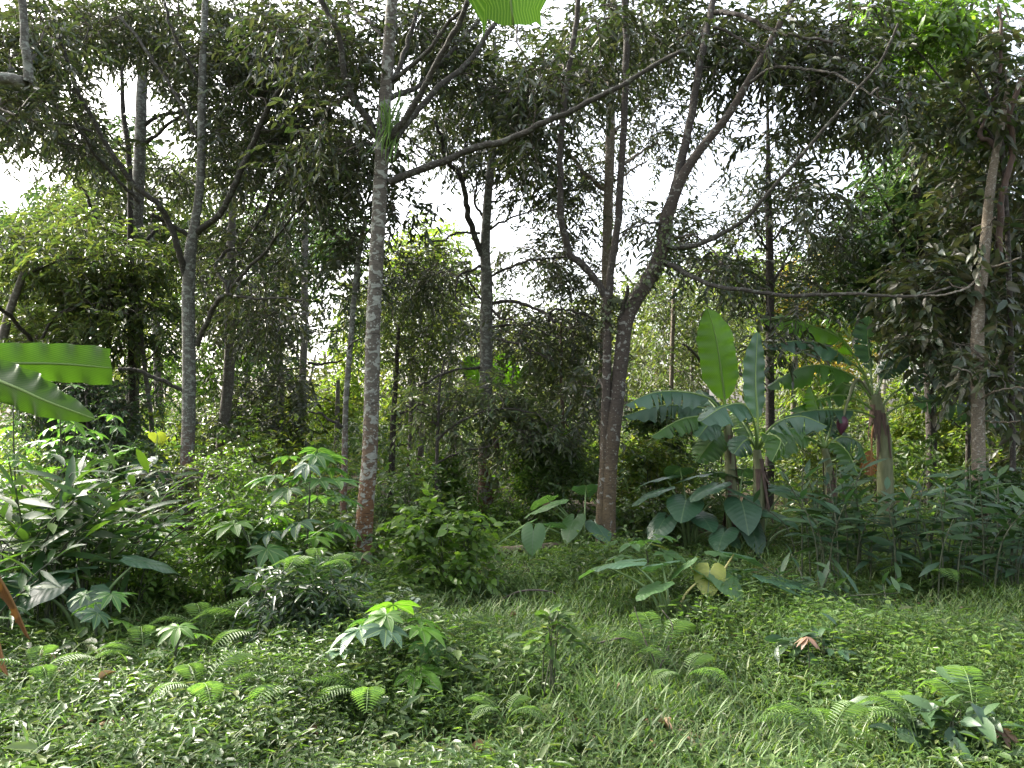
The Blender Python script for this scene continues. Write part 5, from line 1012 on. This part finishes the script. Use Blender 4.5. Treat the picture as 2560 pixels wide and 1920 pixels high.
stick('weathered fallen log behind the low taro', [GP(1040, 0, .10, 8.6), GP(1120, 0, .12, 8.7), GP(1210, 0, .14, 8.9)], .05, .035, 'fallen_log', 'log')
# dark post in the middle distance, moss covered
pb = B(1159, 12.6); g = Geo(); q = smooth_path(np.array([pb - [0, 0, .1], pb + [.01, 0, .35], pb + [0, 0, .7]]), 14); g.add(*tube(q, np.array([.13, .125, .12, .118, .116, .115, .114, .113, .112, .11, .11, .105, .1, .06]), 12, .03))
tag(g.build('tree_stump', M['bark_dark']), 'short dark stump right of the central grey trunk', 'stump')
# creeper on the fork of the twin trunks, hanging fern on the lichen trunk
def creeper(label, pts, r, n, L, Y, mat='vine'):
    q = smooth_path(np.array([P(x * 1.1573, y * 1.1573, Y) for x, y in pts]), 40); i = rng.integers(0, 40, n); a = rng.uniform(0, 6.28, n)
    o = np.stack([np.cos(a), np.sin(a), np.zeros(n)], -1); pos = q[i] + o * (r * rng.uniform(.95, 1.15, n))[:, None] + rng.normal(size=(n, 3)) * .03
    V, p = leaves(pos, o * .5 + rdir(n) * .6 + [0, 0, -.7], o + rdir(n) * .3, L * rng.uniform(.6, 1.2, n), L * .7, LEAF6)
    tag(mesh('creeper', V, p, M[mat]), label, 'creeper')
creeper('creeper leaves wrapped round the right limb of the forked twin trunks', [(1370, 650), (1400, 600), (1425, 560), (1436, 520), (1440, 470)], .085, 420, .05, 8.8)
creeper('creeper leaves wrapped round the left trunk of the twin pair below the fork', [(1310, 710), (1312, 670), (1330, 650), (1352, 660)], .07, 260, .05, 8.8)
eb = P(972, 320, 8.05); root = thing('hanging_fern', eb, 'grassy fern growing on the thick lichen trunk below its limbs', 'fern')
n = 60; a = rng.uniform(0, 6.28, n); ax = np.stack([np.cos(a) * .5, np.sin(a) * .5, rng.choice([1., .8, -1.], n)], -1)
V, p = leaves(np.repeat(eb[None], n, 0) + rng.normal(size=(n, 3)) * [.04, .04, .10], ax, rdir(n), rng.uniform(.2, .38, n), .018, LONG); g = Geo(); g.add(V, p); g.build('frond', M['fern'], root, eb)

# ---------------------------------------------------------------- ground cover
def patch(x, y): return .5 + .25 * np.sin(1.9 * x + .7 * y) + .25 * np.sin(2.7 * y - 1.1 * x + 1.3) * np.cos(.8 * x)
def scatter(n, Y0, Y1, pw=1.0, x0=-250, x1=2810):
    u = rng.random(n); Y = Y0 + (Y1 - Y0) * u ** pw; px = rng.uniform(x0, x1, n)
    return np.stack([(px - 1280) / F * Y, Y], -1)
def bare(x, y):      # trodden soil patches
    r = np.zeros(len(x))
    for (bx, by, rx, ry) in BARE: r = np.maximum(r, np.exp(-(((x - bx) / rx) ** 2 + ((y - by) / ry) ** 2)))
    return r
BARE = [(*G(250, 1430)[:2], .35, .2), (*G(520, 1375)[:2], .4, .25), (*G(960, 1625)[:2], .35, .18), (*G(260, 1620)[:2], .2, .12), (*G(1480, 1600)[:2], .22, .12), (*G(1990, 1300)[:2], .3, .2), (*G(90, 1480)[:2], .25, .12)]
def ground_weeds(name, label, n, Y0, Y1, pw, per, L, h, mat, keep):
    p = scatter(n, Y0, Y1, pw); k = keep(p[:, 0], p[:, 1]); p = p[rng.random(len(p)) < k]; N = len(p)
    hh = h * rng.uniform(.35, 1.4, N) * (.35 + 1.4 * patch(p[:, 0], p[:, 1]) ** 1.5); b = np.stack([p[:, 0], p[:, 1], gz(p[:, 0], p[:, 1])], -1)
    lean = rng.normal(size=(N, 2)) * .3
    i = np.repeat(np.arange(N), per); t = np.tile(np.linspace(.25, 1, per), N); a = rng.uniform(0, 6.28, N)[i] + np.tile(np.arange(per) * 2.4, N)
    pos = b[i] + np.stack([lean[i, 0] * t * hh[i], lean[i, 1] * t * hh[i], t * hh[i]], -1)
    o = np.stack([np.cos(a), np.sin(a), np.zeros(len(a))], -1)
    ax = o + np.array([0, 0, 1.]) * rng.uniform(-.45, .5, len(a))[:, None]; s = np.exp(rng.normal(size=N) * .35)[i].clip(.45, 2) * (1.15 - .35 * t)
    V, f = leaves(pos + o * .006, ax, np.array([0, 0, 1.]) + rdir(len(a)) * .35, L * s, L * s * rng.uniform(.22, .46, N)[i], LEAF6)
    g = Geo(); g.add(V, f)
    top = b + np.stack([lean[:, 0] * hh, lean[:, 1] * hh, hh], -1); thin_tubes(g, np.stack([b, (b + top) / 2, top], 1), .0014)
    return tag(g.build(name, M[mat]), label, 'ground cover', kind='stuff')
clear = lambda x, y: np.clip(1 - 1.1 * bare(x, y), .06, 1) * np.clip(.35 + .8 * patch(x, y), .3, 1)
grassy = lambda x, y: np.clip(1 / (1 + np.exp(-(x + .3) * 2.0)) * np.exp(-((y - 5.0) / 2.0) ** 2) + .12, 0, 1)
ground_weeds('ground_cover', 'low leafy weeds carpeting the clearing', 30000, 2.7, 7.0, .85, 10, .042, .19, 'weed', lambda x, y: clear(x, y) * (1 - .5 * grassy(x, y)))
ground_weeds('ground_cover', 'leafy weeds covering the floor beneath the trees', 13000, 6.5, 13.0, .9, 9, .065, .17, 'weed', lambda x, y: np.clip(.3 + patch(x, y), .2, 1))
ground_weeds('ground_cover', 'lighter green weeds mixed through the clearing', 6000, 2.8, 9.5, .8, 7, .05, .2, 'fresh', lambda x, y: clear(x, y) * (patch(x + 3, y * 1.3) > .5))
ground_weeds('ground_cover', 'dark small leaved weeds in the shaded foreground', 10000, 2.7, 5.0, .9, 8, .045, .20, 'shrubleaf', lambda x, y: clear(x, y) * (patch(x * 1.2 + 1, y) > .45))
ground_weeds('ground_cover', 'broader leaved herbs dotted through the clearing', 3200, 2.8, 8.5, .85, 6, .085, .22, 'shrubleaf', lambda x, y: clear(x, y) * (patch(x * 1.7 + 2, y * 1.9) > .4))
p = scatter(190000, 2.7, 9.0, .8); p = p[rng.random(len(p)) < grassy(p[:, 0], p[:, 1]) * (1 - .9 * bare(p[:, 0], p[:, 1]))]; N = len(p)
a = rng.uniform(0, 6.28, N); ax = np.stack([np.cos(a) * .75, np.sin(a) * .75, rng.uniform(.25, 1.1, N)], -1); l = rng.uniform(.04, .12, N)
b = np.stack([p[:, 0], p[:, 1], gz(p[:, 0], p[:, 1]) + rng.uniform(0, .16, N)], -1)
V, f = leaves(b, ax, np.array([0, 0, 1.]) + rdir(N) * .3, l, l * rng.uniform(.05, .10, N), BLADE); g = Geo(); g.add(V, f)
tag(g.build('grass', M['grass']), 'soft green grass growing over the right half of the clearing', 'grass', kind='stuff')
N = 9000; p = scatter(N, 2.7, 11, .9); k = rng.random(N) < .2 + .9 * bare(p[:, 0], p[:, 1]); p = p[k]; N = len(p); a = rng.uniform(0, 6.28, N)
V, f = leaves(np.stack([p[:, 0], p[:, 1], gz(p[:, 0], p[:, 1]) + rng.uniform(.006, .04, N)], -1), np.stack([np.cos(a), np.sin(a), rng.normal(size=N) * .15], -1), np.array([0, 0, 1.]) + rdir(N) * .3, rng.uniform(.05, .13, N), rng.uniform(.02, .05, N), LEAF10)
g = Geo(); g.add(V, f); tag(g.build('leaf_litter', M['dry']), 'brown leaf litter scattered on the soil', 'leaf litter', kind='stuff')
print('plants', time.time() - T0)
# ---------------------------------------------------------------- light, sky, camera
sc = bpy.context.scene
SUN_AZ, SUN_EL = -58.0, 38.0            # degrees left of the view direction, degrees above the horizon
w = bpy.data.worlds.new('World'); sc.world = w; w.use_nodes = True
nt = w.node_tree; bg = nt.nodes['Background']; sky = nt.nodes.new('ShaderNodeTexSky'); sky.sky_type = 'NISHITA'; sky.sun_disc = False
sky.sun_elevation = math.radians(SUN_EL); sky.sun_rotation = math.radians(SUN_AZ); sky.air_density = 1.0; sky.dust_density = 6.0; sky.ozone_density = 1.0
hz = nt.nodes.new('ShaderNodeHueSaturation'); hz.inputs['Saturation'].default_value = .45; nt.links.new(sky.outputs[0], hz.inputs['Color']); nt.links.new(hz.outputs[0], bg.inputs[0]); bg.inputs[1].default_value = .15
sd = bpy.data.lights.new('sun', 'SUN'); sd.energy = 2.8; sd.angle = math.radians(2.0); sd.color = (1, .93, .82)
so = bpy.data.objects.new('sun', sd); C.objects.link(so)
az, el = math.radians(SUN_AZ), math.radians(SUN_EL)
dirv = Vector((math.sin(az) * math.cos(el), math.cos(az) * math.cos(el), math.sin(el)))
so.rotation_euler = dirv.to_track_quat('Z', 'Y').to_euler(); so.location = dirv * 60
cd = bpy.data.cameras.new('camera'); cam = bpy.data.objects.new('camera', cd); C.objects.link(cam); sc.camera = cam
cam.location = (0, 0, HC); cam.rotation_euler = (math.radians(90), 0, 0)
cd.sensor_fit = 'HORIZONTAL'; cd.sensor_width = 36; cd.lens = 36 * F / 2560; cd.shift_y = (HY - 960) / 2560
cd.clip_start = .05; cd.clip_end = 2000
sc.view_settings.view_transform = 'Standard'; sc.view_settings.look = 'None'; sc.view_settings.gamma = 1; sc.view_settings.exposure = 2.55
sc.cycles.max_bounces = 6; sc.cycles.diffuse_bounces = 3; sc.cycles.glossy_bounces = 2; sc.cycles.transmission_bounces = 4; sc.cycles.transparent_max_bounces = 4
sc.cycles.caustics_reflective = False; sc.cycles.caustics_refractive = False; sc.cycles.use_denoising = True
sc.cycles.sample_clamp_indirect = 6

print('done', time.time() - T0, sum(len(m.polygons) for m in bpy.data.meshes))
